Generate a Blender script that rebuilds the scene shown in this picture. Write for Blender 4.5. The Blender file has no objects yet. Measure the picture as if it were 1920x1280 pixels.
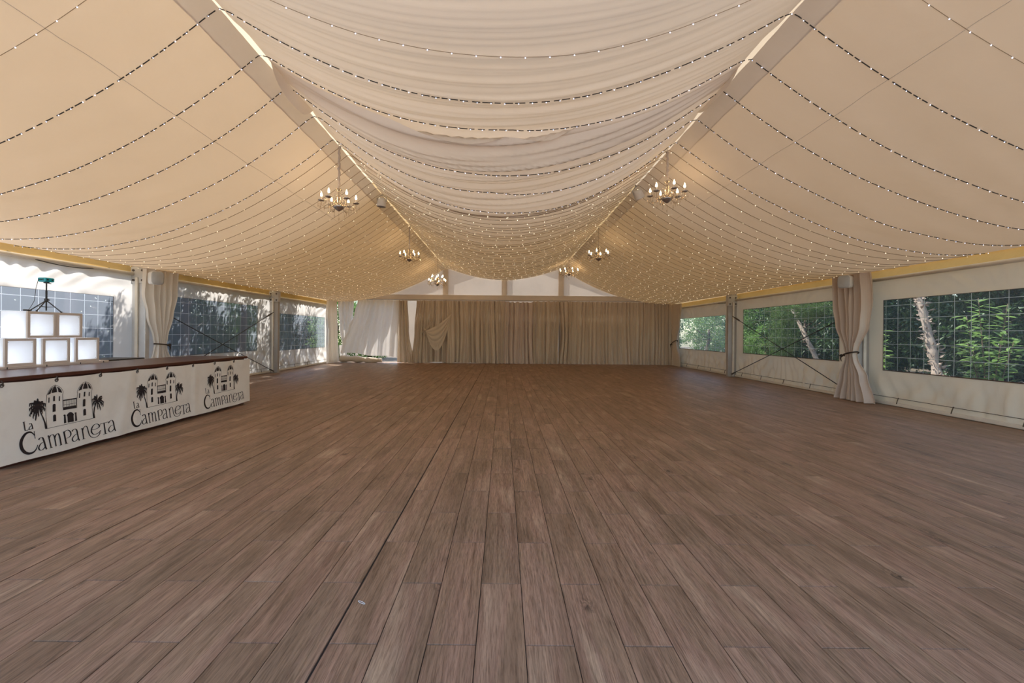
import bpy, bmesh, math, random
from mathutils import Vector, Matrix, noise

# ------------------------------------------------------------------ camera, sky, sun, exposure
sc = bpy.context.scene
col = sc.collection
R = math.radians
F_PX, VPX, VPY, H = 780.0, 943.0, 625.0, 1.45
ROLL = R(0.5)
cam_d = bpy.data.cameras.new('camera')
cam_d.sensor_width = 36.0
cam_d.lens = F_PX * 36.0 / 1920.0
cam_d.shift_x = (960 - VPX) / 1920.0
cam_d.shift_y = -(640 - VPY) / 1920.0
cam_d.clip_start = 0.05
cam_d.clip_end = 300
cam = bpy.data.objects.new('camera', cam_d)
cam.location = (0, 0, H)
cam.rotation_euler = (R(90), -ROLL, 0)
col.objects.link(cam)
sc.camera = cam

SUN_DIR = Vector((-0.47, 0.28, 0.84)).normalized()
w = bpy.data.worlds.new('world')
sc.world = w
w.use_nodes = True
wn = w.node_tree
wn.nodes.clear()
sky = wn.nodes.new('ShaderNodeTexSky')
sky.sky_type = 'NISHITA'
sky.sun_disc = False
sky.sun_elevation = math.asin(SUN_DIR.z)
sky.sun_rotation = math.atan2(SUN_DIR.x, SUN_DIR.y)
bg = wn.nodes.new('ShaderNodeBackground')
bg.inputs['Strength'].default_value = 0.45
wo = wn.nodes.new('ShaderNodeOutputWorld')
wn.links.new(sky.outputs[0], bg.inputs[0])
wn.links.new(bg.outputs[0], wo.inputs[0])

sun_d = bpy.data.lights.new('sun', 'SUN')
sun_d.energy = 8.5
sun_d.angle = R(0.6)
sun_d.color = (1.0, 0.98, 0.96)
sun = bpy.data.objects.new('sun', sun_d)
sun.rotation_euler = SUN_DIR.to_track_quat('Z', 'Y').to_euler()
sun.location = (-30, -15, 30)
col.objects.link(sun)

sc.view_settings.view_transform = 'Standard'
sc.view_settings.look = 'None'
sc.view_settings.gamma = 1.0
sc.view_settings.use_curve_mapping = False
sc.view_settings.exposure = 0.0
sc.cycles.max_bounces = 14
sc.cycles.diffuse_bounces = 6
sc.cycles.transparent_max_bounces = 24
sc.cycles.caustics_reflective = False
sc.cycles.caustics_refractive = False

rnd = random.Random(7)

# ------------------------------------------------------------------ helpers
def pix(px, py):
    """direction (dx/dy, dz/dy) seen at a photograph pixel"""
    a, b = px - VPX, py - VPY
    c, s = math.cos(ROLL), math.sin(ROLL)
    return (a * c + b * s) / F_PX, -(-a * s + b * c) / F_PX

def at_y(px, py, Y):
    u, v = pix(px, py)
    return Vector((u * Y, Y, H + v * Y))

def at_x(px, py, X):
    u, v = pix(px, py)
    Y = X / u
    return Vector((X, Y, H + v * Y))

class MB:
    def __init__(s):
        s.v, s.f, s.m, s.uv = [], [], [], None
    def vert(s, p):
        s.v.append(tuple(p)); return len(s.v) - 1
    def face(s, idx, m=0):
        s.f.append(tuple(idx)); s.m.append(m)
    def box(s, a, b, m=0, M=None):
        x0, y0, z0 = a; x1, y1, z1 = b
        P = [(x0,y0,z0),(x1,y0,z0),(x1,y1,z0),(x0,y1,z0),(x0,y0,z1),(x1,y0,z1),(x1,y1,z1),(x0,y1,z1)]
        if M is not None: P = [tuple(M @ Vector(p)) for p in P]
        o = len(s.v); s.v += P
        for q in ((0,3,2,1),(4,5,6,7),(0,1,5,4),(1,2,6,5),(2,3,7,6),(3,0,4,7)):
            s.face([o+i for i in q], m)
    def bbox(s, a, b, c=0.004, m=0):
        """box with chamfered vertical and top/bottom edges"""
        x0,y0,z0 = a; x1,y1,z1 = b
        def ring(i, z):
            o = len(s.v)
            s.v += [(x0+i+c,y0+i,z),(x1-i-c,y0+i,z),(x1-i,y0+i+c,z),(x1-i,y1-i-c,z),(x1-i-c,y1-i,z),(x0+i+c,y1-i,z),(x0+i,y1-i-c,z),(x0+i,y0+i+c,z)]
            return list(range(o, o+8))
        rs = [ring(c, z0), ring(0, z0+c), ring(0, z1-c), ring(c, z1)]
        for a_, b_ in zip(rs, rs[1:]):
            for k in range(8):
                s.face([a_[k], a_[(k+1)%8], b_[(k+1)%8], b_[k]], m)
        s.face(rs[0][::-1], m); s.face(rs[-1], m)
    def tube(s, pts, r, n=6, m=0, cap=True):
        pts = [Vector(p) for p in pts]
        rr = r if isinstance(r, (list, tuple)) else [r]*len(pts)
        prev = None; up = None
        for i, p in enumerate(pts):
            t = (pts[min(i+1, len(pts)-1)] - pts[max(i-1, 0)])
            if t.length < 1e-9: t = Vector((0,0,1))
            t.normalize()
            if up is None:
                up = t.orthogonal().normalized()
            else:
                up = (up - t * up.dot(t))
                up = up.normalized() if up.length > 1e-6 else t.orthogonal().normalized()
            b = t.cross(up)
            o = len(s.v)
            for k in range(n):
                a = 2*math.pi*k/n
                s.v.append(tuple(p + (up*math.cos(a) + b*math.sin(a))*rr[i]))
            ring = list(range(o, o+n))
            if prev:
                for k in range(n):
                    s.face([prev[k], prev[(k+1)%n], ring[(k+1)%n], ring[k]], m)
            elif cap: s.face(ring[::-1], m)
            prev = ring
        if cap and prev: s.face(prev, m)
    def lathe(s, prof, n=12, o=(0,0,0), m=0, M=None):
        prev = None
        for (r, z) in prof:
            b = len(s.v)
            for k in range(n):
                a = 2*math.pi*k/n
                p = Vector((max(r,1e-4)*math.cos(a), max(r,1e-4)*math.sin(a), z))
                if M is not None: p = M @ p
                s.v.append((p.x+o[0], p.y+o[1], p.z+o[2]))
            ring = list(range(b, b+n))
            if prev:
                for k in range(n):
                    s.face([prev[k], prev[(k+1)%n], ring[(k+1)%n], ring[k]], m)
            else: s.face(ring[::-1], m)
            prev = ring
        s.face(prev, m)
    def grid(s, nu, nv, fn, m=0, skip=None):
        o = len(s.v)
        for j in range(nv+1):
            for i in range(nu+1):
                s.v.append(tuple(fn(i/nu, j/nv)))
        for j in range(nv):
            for i in range(nu):
                if skip and skip(i/nu, j/nv): continue
                a = o + j*(nu+1) + i
                s.face([a, a+1, a+nu+2, a+nu+1], m)
    def octa(s, c, r, rz=None, m=0):
        rz = rz or r
        o = len(s.v); x,y,z = c
        s.v += [(x+r,y,z),(x,y+r,z),(x-r,y,z),(x,y-r,z),(x,y,z+rz),(x,y,z-rz)]
        for k in range(4):
            s.face([o+k, o+(k+1)%4, o+4], m); s.face([o+(k+1)%4, o+k, o+5], m)
    def mesh(s, name, mats, smooth=False):
        me = bpy.data.meshes.new(name)
        me.from_pydata(s.v, [], s.f)
        for mt in (mats if isinstance(mats, (list, tuple)) else [mats]): me.materials.append(mt)
        if any(s.m): me.polygons.foreach_set('material_index', s.m)
        if smooth: me.polygons.foreach_set('use_smooth', [True]*len(me.polygons))
        me.update()
        return me
    def build(s, name, mats, parent=None, smooth=False, loc=None):
        return link(name, s.mesh(name, mats, smooth), parent, loc)

def link(name, data, parent=None, loc=None):
    o = bpy.data.objects.new(name, data)
    col.objects.link(o)
    if parent is not None: o.parent = parent
    if loc is not None: o.location = loc
    return o

def tag(o, label=None, cat=None, group=None, kind=None):
    if label: o['label'] = label
    if cat: o['category'] = cat
    if group: o['group'] = group
    if kind: o['kind'] = kind
    return o

def empty(name, loc=(0,0,0), label=None, cat=None, group=None, kind=None):
    o = bpy.data.objects.new(name, None)
    o.empty_display_size = 0.1
    col.objects.link(o); o.location = loc
    return tag(o, label, cat, group, kind)

def copy_tree(o, parent=None):
    c = o.copy(); col.objects.link(c)
    if parent is not None: c.parent = parent
    for ch in list(o.children): copy_tree(ch, c)
    return c

ORD = ['first','second','third','fourth','fifth','sixth','seventh','eighth','ninth','tenth','eleventh','twelfth','thirteenth','fourteenth','fifteenth',
       'sixteenth','seventeenth','eighteenth','nineteenth','twentieth'] + ['twenty-'+x for x in ('first','second','third','fourth','fifth','sixth','seventh','eighth','ninth')] + \
      ['thirtieth'] + ['thirty-'+x for x in ('first','second','third','fourth','fifth','sixth','seventh','eighth','ninth')] + ['fortieth'] + \
      ['forty-'+x for x in ('first','second','third','fourth','fifth','sixth')]

def n1(t, seed=0.0): return noise.noise(Vector((t, seed, 0.37)))
def n2(a, b, seed=0.0): return noise.noise(Vector((a, b, seed)))
def lerp(a, b, t): return a + (b-a)*t
def interp(tab, x):
    if x <= tab[0][0]: return tab[0][1:]
    for p, q in zip(tab, tab[1:]):
        if x <= q[0]:
            t = (x-p[0])/(q[0]-p[0]); t = t*t*(3-2*t)
            return tuple(lerp(a, b, t) for a, b in zip(p[1:], q[1:]))
    return tab[-1][1:]
def lin(tab, x):
    if x <= tab[0][0]: return tab[0][1]
    for p, q in zip(tab, tab[1:]):
        if x <= q[0]: return lerp(p[1], q[1], (x-p[0])/(q[0]-p[0]))
    return tab[-1][1]

# ------------------------------------------------------------------ materials
MATS = {}
def new_mat(name):
    m = bpy.data.materials.new(name); m.use_nodes = True
    nt = m.node_tree; nt.nodes.clear()
    out = nt.nodes.new('ShaderNodeOutputMaterial')
    MATS[name] = m
    return m, nt, out
def N(nt, t, **kw):
    n = nt.nodes.new(t)
    for k, v in kw.items():
        if k in n.inputs: n.inputs[k].default_value = v
        else: setattr(n, k, v)
    return n
def L(nt, a, b): nt.links.new(a, b)

def tinted(nt, c, scale=2.0, amt=0.12, dark=(0.4,0.33,0.25,1), coord='Object', stretch=(1,1,1), hi=0.75, lo=0.45):
    tc = N(nt, 'ShaderNodeTexCoord'); mp = N(nt, 'ShaderNodeMapping', Scale=stretch)
    L(nt, tc.outputs[coord], mp.inputs[0])
    nz = N(nt, 'ShaderNodeTexNoise', Scale=scale, Detail=5.0, Roughness=0.6)
    L(nt, mp.outputs[0], nz.inputs['Vector'])
    rp = N(nt, 'ShaderNodeMapRange'); rp.inputs[1].default_value = lo; rp.inputs[2].default_value = hi; rp.inputs[4].default_value = amt
    L(nt, nz.outputs[0], rp.inputs[0])
    mx = N(nt, 'ShaderNodeMixRGB'); mx.inputs[1].default_value = (*c, 1); mx.inputs[2].default_value = dark
    L(nt, rp.outputs[0], mx.inputs[0])
    return mx.outputs[0], mp.outputs[0]

def cloth(name, c, trans=0.5, tint=(1,1,1), amt=0.12, scale=1.5, bump=0.0, dark=(0.4,0.33,0.25,1), stretch=(1,1,1), rib=0.0):
    m, nt, out = new_mat(name)
    csock, vec = tinted(nt, c, scale, amt, dark, stretch=stretch)
    d = N(nt, 'ShaderNodeBsdfDiffuse'); t = N(nt, 'ShaderNodeBsdfTranslucent')
    L(nt, csock, d.inputs[0])
    tm = N(nt, 'ShaderNodeMixRGB', blend_type='MULTIPLY'); tm.inputs[0].default_value = 1; tm.inputs[2].default_value = (*tint, 1)
    L(nt, csock, tm.inputs[1]); L(nt, tm.outputs[0], t.inputs[0])
    if bump:
        nz = N(nt, 'ShaderNodeTexNoise', Scale=12.0, Detail=4.0)
        L(nt, vec, nz.inputs['Vector'])
        bp = N(nt, 'ShaderNodeBump', Strength=bump, Distance=0.02)
        L(nt, nz.outputs[0], bp.inputs['Height'])
        L(nt, bp.outputs[0], d.inputs['Normal']); L(nt, bp.outputs[0], t.inputs['Normal'])
    mix = N(nt, 'ShaderNodeMixShader'); mix.inputs[0].default_value = trans
    L(nt, d.outputs[0], mix.inputs[1]); L(nt, t.outputs[0], mix.inputs[2]); L(nt, mix.outputs[0], out.inputs[0])
    return m

def solid(name, c, rough=0.5, metal=0.0, amt=0.1, scale=8.0, dark=(0.1,0.09,0.08,1), bump=0.0, stretch=(1,1,1), spec=0.5):
    m, nt, out = new_mat(name)
    csock, vec = tinted(nt, c, scale, amt, dark, stretch=stretch)
    p = N(nt, 'ShaderNodeBsdfPrincipled', Roughness=rough, Metallic=metal)
    p.inputs['Specular IOR Level'].default_value = spec
    L(nt, csock, p.inputs['Base Color'])
    if bump:
        nz = N(nt, 'ShaderNodeTexNoise', Scale=scale*3, Detail=5.0); L(nt, vec, nz.inputs['Vector'])
        bp = N(nt, 'ShaderNodeBump', Strength=bump, Distance=0.01); L(nt, nz.outputs[0], bp.inputs['Height'])
        L(nt, bp.outputs[0], p.inputs['Normal'])
    L(nt, p.outputs[0], out.inputs[0])
    return m

def emit(name, c, s, sampling=None):
    m, nt, out = new_mat(name)
    e = N(nt, 'ShaderNodeEmission', Strength=s); e.inputs[0].default_value = (*c, 1)
    L(nt, e.outputs[0], out.inputs[0])
    if sampling: m.cycles.emission_sampling = sampling
    return m

M_drape = cloth('drape_cloth', (0.82, 0.735, 0.64), 0.42, (1, 0.975, 0.95), 0.10, 0.7, 0.12)
M_drape_c = cloth('drape_cloth_pale', (0.87, 0.81, 0.75), 0.33, (1, 0.98, 0.95), 0.07, 0.8, 0.12)
M_hem = cloth('drape_hem', (0.80, 0.745, 0.69), 0.24, (1, 0.97, 0.93), 0.12, 1.5, 0.1)
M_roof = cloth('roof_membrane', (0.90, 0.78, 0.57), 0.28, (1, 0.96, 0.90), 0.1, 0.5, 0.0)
M_roof_dim_right = cloth('roof_membrane_dim_right', (0.86, 0.74, 0.55), 0.235, (1, 0.96, 0.90), 0.15, 0.5, 0.0)  # duller copy of the roof membrane: right-hand shade put into the colour
M_roof_dim_rear = cloth('roof_membrane_dim_rear', (0.80, 0.63, 0.36), 0.20, (1, 0.95, 0.85), 0.2, 0.5, 0.0)  # darker, more opaque copy: dimmer light at the rear put into the membrane
M_valance = cloth('eave_membrane', (0.85, 0.60, 0.26), 0.55, (1, 0.9, 0.75), 0.25, 1.2, 0.2, dark=(0.5,0.3,0.1,1))
M_canvas_l = cloth('canvas_left', (0.87, 0.84, 0.79), 0.66, (1, 0.98, 0.95), 0.10, 1.2, 0.06)
M_canvas_r = cloth('canvas_right', (0.87, 0.77, 0.62), 0.30, (1, 0.95, 0.85), 0.16, 1.2, 0.06)
M_gable = cloth('gable_canvas', (0.84, 0.76, 0.66), 0.22, (1, 0.97, 0.93), 0.2, 0.8, 0.05)
M_curtain = cloth('curtain_cloth', (0.66, 0.555, 0.43), 0.08, (1, 0.97, 0.93), 0.20, 2.2, 0.1, stretch=(1,1,0.3))
M_curtain_p = cloth('curtain_cloth_pink', (0.66, 0.545, 0.45), 0.08, (1, 0.95, 0.92), 0.20, 2.2, 0.1, stretch=(1,1,0.3))
M_curtain_w = cloth('curtain_cloth_white', (0.86, 0.81, 0.74), 0.26, (1, 1, 1), 0.10, 2.2, 0.1, stretch=(1,1,0.3))
M_banner = cloth('banner_vinyl', (0.86, 0.81, 0.72), 0.05, (1,1,1), 0.2, 3.0, 0.03)
M_ink = solid('banner_ink', (0.018, 0.013, 0.015), 0.6, amt=0.0)
M_black = solid('black_plastic', (0.02, 0.02, 0.022), 0.5)
M_cable = solid('cable_black', (0.025, 0.022, 0.02), 0.6)
M_cable_thin = solid('cable_brown', (0.30, 0.22, 0.14), 0.6)
M_alu = solid('aluminium', (0.62, 0.61, 0.60), 0.45, 0.35, 0.25, 3.0, (0.3,0.27,0.22,1), 0.05)
M_alu_dark = solid('aluminium_dull', (0.44, 0.41, 0.38), 0.55, 0.3, 0.25, 3.0, (0.2,0.17,0.13,1), 0.05)
M_bolt = solid('bolt_steel', (0.12, 0.1, 0.09), 0.5, 0.6)
M_white = solid('white_plastic', (0.78, 0.77, 0.74), 0.4, 0, 0.08)
M_grey = solid('grey_plastic', (0.45, 0.45, 0.44), 0.5)
M_grille = solid('speaker_grille', (0.28, 0.28, 0.28), 0.7)
M_wood_dark = solid('counter_wood', (0.085, 0.028, 0.018), 0.32, 0, 0.5, 3.0, (0.04,0.012,0.008,1), 0.05, (12,0.7,6))
M_frame_tan = solid('lightbox_frame', (0.62, 0.53, 0.46), 0.5, 0, 0.12, 6.0, (0.5,0.42,0.35,1))
M_acrylic = cloth('lightbox_acrylic', (0.92, 0.93, 0.95), 0.55, (1,1,1), 0.02, 2.0)
M_teal = solid('teal_case', (0.0, 0.38, 0.46), 0.35)
M_tie = solid('tie_rope', (0.035, 0.022, 0.015), 0.8)
M_slab = solid('floor_joint', (0.035, 0.026, 0.02), 0.9)
M_ground = solid('ground_soil', (0.16, 0.12, 0.08), 0.95, 0, 0.5, 1.5, (0.06,0.05,0.03,1), 0.3)
M_bark = solid('bark_brown', (0.17, 0.12, 0.085), 0.9, 0, 0.6, 6.0, (0.05,0.035,0.025,1), 0.8, (1,1,0.3))
M_bark_pale = solid('bark_pale', (0.34, 0.26, 0.21), 0.9, 0, 0.5, 9.0, (0.2,0.13,0.1,1), 0.8, (1,1,0.4))
M_cord = solid('cord_brown', (0.10, 0.07, 0.04), 0.7)
M_metal = solid('chandelier_metal', (0.45, 0.42, 0.40), 0.25, 0.8)
M_candle = solid('candle_sleeve', (0.75, 0.70, 0.62), 0.4)
M_sleeve = cloth('chain_sleeve', (0.62, 0.55, 0.50), 0.2, (1,1,1), 0.2, 20)
M_led_cold = emit('led_cold', (0.70, 0.76, 1.0), 2.6, 'NONE')
M_led_warm = emit('led_warm', (1.0, 0.84, 0.58), 2.2, 'NONE')
M_bulb = emit('flame_bulb', (1.0, 0.66, 0.32), 48.0)
M_edge = solid('window_border', (0.10, 0.06, 0.04), 0.6)
M_grid_sunlit = cloth('pane_grid_sunlit', (0.88, 0.91, 0.94), 0.6, (1,1,1), 0.03)  # brighter copy of the grid, sunlight on the left windows put into its colour
M_grid = cloth('pane_grid', (0.62, 0.64, 0.58), 0.5, (1,1,1), 0.05)
M_rail_paint = solid('painted_rail', (0.74, 0.68, 0.58), 0.5, 0, 0.15, 4)  # off-white of the rails, tubes, battens and post channels

def pane_mat(name, haze, tint):
    m, nt, out = new_mat(name)
    tr = N(nt, 'ShaderNodeBsdfTransparent'); tr.inputs[0].default_value = (*tint, 1)
    d = N(nt, 'ShaderNodeBsdfDiffuse'); d.inputs[0].default_value = (0.8,0.85,0.92,1)
    t = N(nt, 'ShaderNodeBsdfTranslucent'); t.inputs[0].default_value = (0.78,0.86,0.98,1)
    m0 = N(nt, 'ShaderNodeMixShader'); m0.inputs[0].default_value = 0.97
    L(nt, d.outputs[0], m0.inputs[1]); L(nt, t.outputs[0], m0.inputs[2])
    m1 = N(nt, 'ShaderNodeMixShader'); m1.inputs[0].default_value = haze
    L(nt, tr.outputs[0], m1.inputs[1]); L(nt, m0.outputs[0], m1.inputs[2])
    g = N(nt, 'ShaderNodeBsdfGlossy', Roughness=0.12)
    lw = N(nt, 'ShaderNodeLayerWeight', Blend=0.5)
    pw = N(nt, 'ShaderNodeMath', operation='POWER'); pw.inputs[1].default_value = 5.0
    L(nt, lw.outputs['Facing'], pw.inputs[0])
    fr = N(nt, 'ShaderNodeMapRange'); fr.inputs[3].default_value = 0.03; fr.inputs[4].default_value = 0.55
    L(nt, pw.outputs[0], fr.inputs[0])
    m2 = N(nt, 'ShaderNodeMixShader')
    L(nt, fr.outputs[0], m2.inputs[0]); L(nt, m1.outputs[0], m2.inputs[1]); L(nt, g.outputs[0], m2.inputs[2])
    L(nt, m2.outputs[0], out.inputs[0])
    return m
M_pane_h = pane_mat('pvc_pane_hazy', 0.26, (0.88,0.92,0.88))
M_pane_l = pane_mat('pvc_pane_left', 0.26, (0.80,0.86,0.90))
M_pane_r = pane_mat('pvc_pane_right', 0.05, (0.86,0.90,0.84))

def glass_mat():
    m, nt, out = new_mat('crystal_glass')
    tr = N(nt, 'ShaderNodeBsdfTransparent'); tr.inputs[0].default_value = (0.86,0.82,0.76,1)
    g = N(nt, 'ShaderNodeBsdfGlossy', Roughness=0.08); g.inputs[0].default_value = (0.95,0.92,0.88,1)
    lw = N(nt, 'ShaderNodeLayerWeight', Blend=0.45)
    mx = N(nt, 'ShaderNodeMixShader')
    L(nt, lw.outputs['Facing'], mx.inputs[0]); L(nt, tr.outputs[0], mx.inputs[1]); L(nt, g.outputs[0], mx.inputs[2])
    L(nt, mx.outputs[0], out.inputs[0])
    return m
M_glass = glass_mat()

def leaf_mat(name, c1, c2, trans=0.45):
    m, nt, out = new_mat(name)
    geo = N(nt, 'ShaderNodeNewGeometry')
    mx = N(nt, 'ShaderNodeMixRGB'); mx.inputs[1].default_value = (*c1,1); mx.inputs[2].default_value = (*c2,1)
    L(nt, geo.outputs['Random Per Island'], mx.inputs[0])
    d = N(nt, 'ShaderNodeBsdfPrincipled', Roughness=0.45)
    t = N(nt, 'ShaderNodeBsdfTranslucent')
    L(nt, mx.outputs[0], d.inputs['Base Color']); L(nt, mx.outputs[0], t.inputs[0])
    ms = N(nt, 'ShaderNodeMixShader'); ms.inputs[0].default_value = trans
    L(nt, d.outputs[0], ms.inputs[1]); L(nt, t.outputs[0], ms.inputs[2]); L(nt, ms.outputs[0], out.inputs[0])
    return m
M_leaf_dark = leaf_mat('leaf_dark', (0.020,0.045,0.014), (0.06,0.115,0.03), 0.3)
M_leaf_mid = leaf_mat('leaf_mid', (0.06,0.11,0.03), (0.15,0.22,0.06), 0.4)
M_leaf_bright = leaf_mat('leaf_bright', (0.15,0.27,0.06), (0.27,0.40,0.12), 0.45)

def plank_mat():
    m, nt, out = new_mat('plank_wood_tile')
    uv = N(nt, 'ShaderNodeUVMap')
    def noise_(scale, stretch, det=5.0, rough=0.6, dist=0.0):
        mp = N(nt, 'ShaderNodeMapping', Scale=stretch); L(nt, uv.outputs[0], mp.inputs[0])
        nz = N(nt, 'ShaderNodeTexNoise', Scale=scale, Detail=det, Roughness=rough, Distortion=dist)
        L(nt, mp.outputs[0], nz.inputs['Vector']); return nz.outputs[0]
    def ramp(src, stops):
        r = N(nt, 'ShaderNodeValToRGB'); L(nt, src, r.inputs[0])
        els = r.color_ramp.elements
        while len(els) < len(stops): els.new(0.5)
        for e, (p, c) in zip(els, stops): e.position = p; e.color = (*c, 1)
        return r.outputs[0]
    def mixc(kind, fac, a, b):
        x = N(nt, 'ShaderNodeMixRGB', blend_type=kind)
        if isinstance(fac, float): x.inputs[0].default_value = fac
        else: L(nt, fac, x.inputs[0])
        L(nt, a, x.inputs[1])
        if isinstance(b, tuple): x.inputs[2].default_value = (*b, 1)
        else: L(nt, b, x.inputs[2])
        return x.outputs[0]
    broad = noise_(1.0, (5.0, 0.9, 1), 3, 0.5, 0.6)
    base = ramp(broad, [(0.26,(0.220,0.143,0.090)), (0.44,(0.309,0.207,0.132)), (0.56,(0.347,0.221,0.149)), (0.74,(0.456,0.329,0.217))])
    grain = noise_(1.0, (60, 3.0, 1), 5, 0.65, 0.8)
    g = ramp(grain, [(0.28,(0.42,0.39,0.37)), (0.52,(1,1,1)), (0.75,(1.25,1.24,1.22))])
    c = mixc('MULTIPLY', 0.75, base, g)
    fine = noise_(1.0, (190, 10.0, 1), 3, 0.6, 0.3)
    fg = ramp(fine, [(0.34,(0.50,0.47,0.45)), (0.54,(1,1,1))])
    c = mixc('MULTIPLY', 0.7, c, fg)
    streak = ramp(noise_(1.0, (16, 0.7, 1), 4, 0.6, 1.2), [(0.30,(0.66,0.62,0.60)), (0.50,(1,1,1)), (0.72,(1.22,1.20,1.17))])
    c = mixc('MULTIPLY', 0.8, c, streak)
    # knots
    mp = N(nt, 'ShaderNodeMapping', Scale=(5.5, 2.6, 1)); L(nt, uv.outputs[0], mp.inputs[0])
    vo = N(nt, 'ShaderNodeTexVoronoi', Scale=0.62); L(nt, mp.outputs[0], vo.inputs['Vector'])
    kn = ramp(vo.outputs['Distance'], [(0.03,(1,1,1)), (0.19,(0,0,0))])
    brk = ramp(noise_(1.0, (26, 12, 1), 4, 0.7, 1.0), [(0.42,(0,0,0)), (0.6,(1,1,1))])
    kk = mixc('MULTIPLY', 1.0, kn, brk)
    c = mixc('MIX', kk, c, (0.055, 0.036, 0.026))
    # per plank tint carried in the second uv map
    uv2 = N(nt, 'ShaderNodeUVMap'); uv2.uv_map = 'tint'
    sp = N(nt, 'ShaderNodeSeparateXYZ'); L(nt, uv2.outputs[0], sp.inputs[0])
    tint = ramp(sp.outputs[0], [(0.0,(0.92,0.92,0.91)), (0.35,(1.0,0.98,0.95)), (0.65,(1.02,0.98,0.96)), (1.0,(1.07,1.06,1.04))])
    c = mixc('MULTIPLY', 1.0, c, tint)
    p = N(nt, 'ShaderNodeBsdfPrincipled')
    p.inputs['Specular IOR Level'].default_value = 0.26
    L(nt, c, p.inputs['Base Color'])
    rr = N(nt, 'ShaderNodeMapRange'); rr.inputs[3].default_value = 0.36; rr.inputs[4].default_value = 0.58
    L(nt, grain, rr.inputs[0]); L(nt, rr.outputs[0], p.inputs['Roughness'])
    bp = N(nt, 'ShaderNodeBump', Strength=0.25, Distance=0.002); L(nt, fine, bp.inputs['Height']); L(nt, bp.outputs[0], p.inputs['Normal'])
    L(nt, p.outputs[0], out.inputs[0])
    return m
M_plank = plank_mat()

# ------------------------------------------------------------------ ground and floor
XW, YB, YF, FY = 8.25, 20.3, 1.1, -1.6
g = MB(); g.grid(40, 40, lambda a, b: (-45+90*a, -30+90*b, -0.22 + 0.05*n2(a*20, b*20)))
tag(g.build('ground', M_ground, smooth=True), 'bare brown soil under the trees outside the tent', None, kind='structure')
g = MB(); g.box((-16, -16, -0.25), (16, FY-0.02, -0.05)); g.box((-16, FY-0.02, -0.25), (-XW-0.12, 3.6, -0.05)); g.box((XW+0.12, FY-0.02, -0.25), (16, 3.6, -0.05))  # out of view, added so sunlight bounces up onto the drapes
tag(g.build('pavement_bounce', solid('bounce_stone', (0.55, 0.52, 0.48), 0.8, 0, 0.2, 2.0), None), 'unseen pale paving added to bounce daylight into the open tent end', None, kind='structure')
g = MB(); g.box((-XW-0.1, FY, -0.2), (XW+0.1, YB+0.2, -0.007))
floor = tag(g.build('floor', M_slab), 'wood-look plank floor of the tent', None, kind='structure')

PW, PL, X0, Y0 = 0.23, 0.95, -0.113, 1.937
def plank_geo(mb, uvs, tints, x0, x1, y0, y1, r):
    c = 0.0016; z = r.uniform(-0.0006, 0.0006); zb = -0.008
    o = len(mb.v)
    mb.v += [(x0+c,y0+c,z),(x1-c,y0+c,z),(x1-c,y1-c,z),(x0+c,y1-c,z),(x0,y0,z-c),(x1,y0,z-c),(x1,y1,z-c),(x0,y1,z-c),
             (x0,y0,zb),(x1,y0,zb),(x1,y1,zb),(x0,y1,zb)]
    fs = [(0,1,2,3)] + [(4+k,4+(k+1)%4,(k+1)%4,k) for k in range(4)] + [(8+k,8+(k+1)%4,4+(k+1)%4,4+k) for k in range(4)]
    ou, ov = r.uniform(0, 60), r.uniform(0, 60); fl = r.choice((-1, 1)); t = r.random()
    for f in fs:
        mb.face([o+i for i in f])
        for i in f:
            p = mb.v[o+i]
            uvs.append((ou + fl*(p[0]-x0), ov + fl*(p[1]-y0))); tints.append((t, 0.5))
planks = []
k0 = int(math.floor((-XW - X0)/PW)); k1 = int(math.ceil((XW - X0)/PW))
rp = random.Random(3)
for k in range(k0, k1):
    xa, xb = X0+k*PW, X0+(k+1)*PW
    ga = 0.006 if k in (-3, -12) else 0.0019
    gb = 0.006 if k+1 in (-3, -12) else 0.0019
    off = Y0 if (k % 2 == (-1) % 2) else Y0 + PL/2
    j0 = int(math.floor((FY-off)/PL)); j1 = int(math.ceil((YB+0.1-off)/PL))
    for j in range(j0, j1):
        ya, yb = max(off+j*PL, FY), min(off+(j+1)*PL, YB+0.1)
        if yb-ya < 0.05: continue
        x_lo, x_hi = max(xa+ga, -XW), min(xb-gb, XW)
        if x_hi-x_lo < 0.03: continue
        # visible area as seen by the lens
        yc = max((ya+yb)/2, 0.4); xc = (xa+xb)/2
        vis = 1.0 if (yb > 1.70 and abs(xc) < 1.30*max(yb,0.01)) else 0.0
        area = (x_hi-x_lo)*(yb-ya)/max(yc,1.6)**3 * vis
        planks.append((area, x_lo, x_hi, ya+0.0016, yb-0.0016))
planks.sort(key=lambda t: -t[0])
def put_uv(me, uvs, tints):
    a = me.uv_layers.new(name='UVMap'); b = me.uv_layers.new(name='tint')
    a.data.foreach_set('uv', [c for q in uvs for c in q]); b.data.foreach_set('uv', [c for q in tints for c in q])
for (ar, xa, xb, ya, yb) in planks[:296]:
    mb, uvs, tints = MB(), [], []
    plank_geo(mb, uvs, tints, xa, xb, ya, yb, rp)
    me = mb.mesh('plank', M_plank); put_uv(me, uvs, tints)
    link('plank', me, floor)
mb, uvs, tints = MB(), [], []
for (ar, xa, xb, ya, yb) in planks[296:]: plank_geo(mb, uvs, tints, xa, xb, ya, yb, rp)
me = mb.mesh('planks', M_plank); put_uv(me, uvs, tints)
tag(link('planks', me, floor), kind='stuff')

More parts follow.
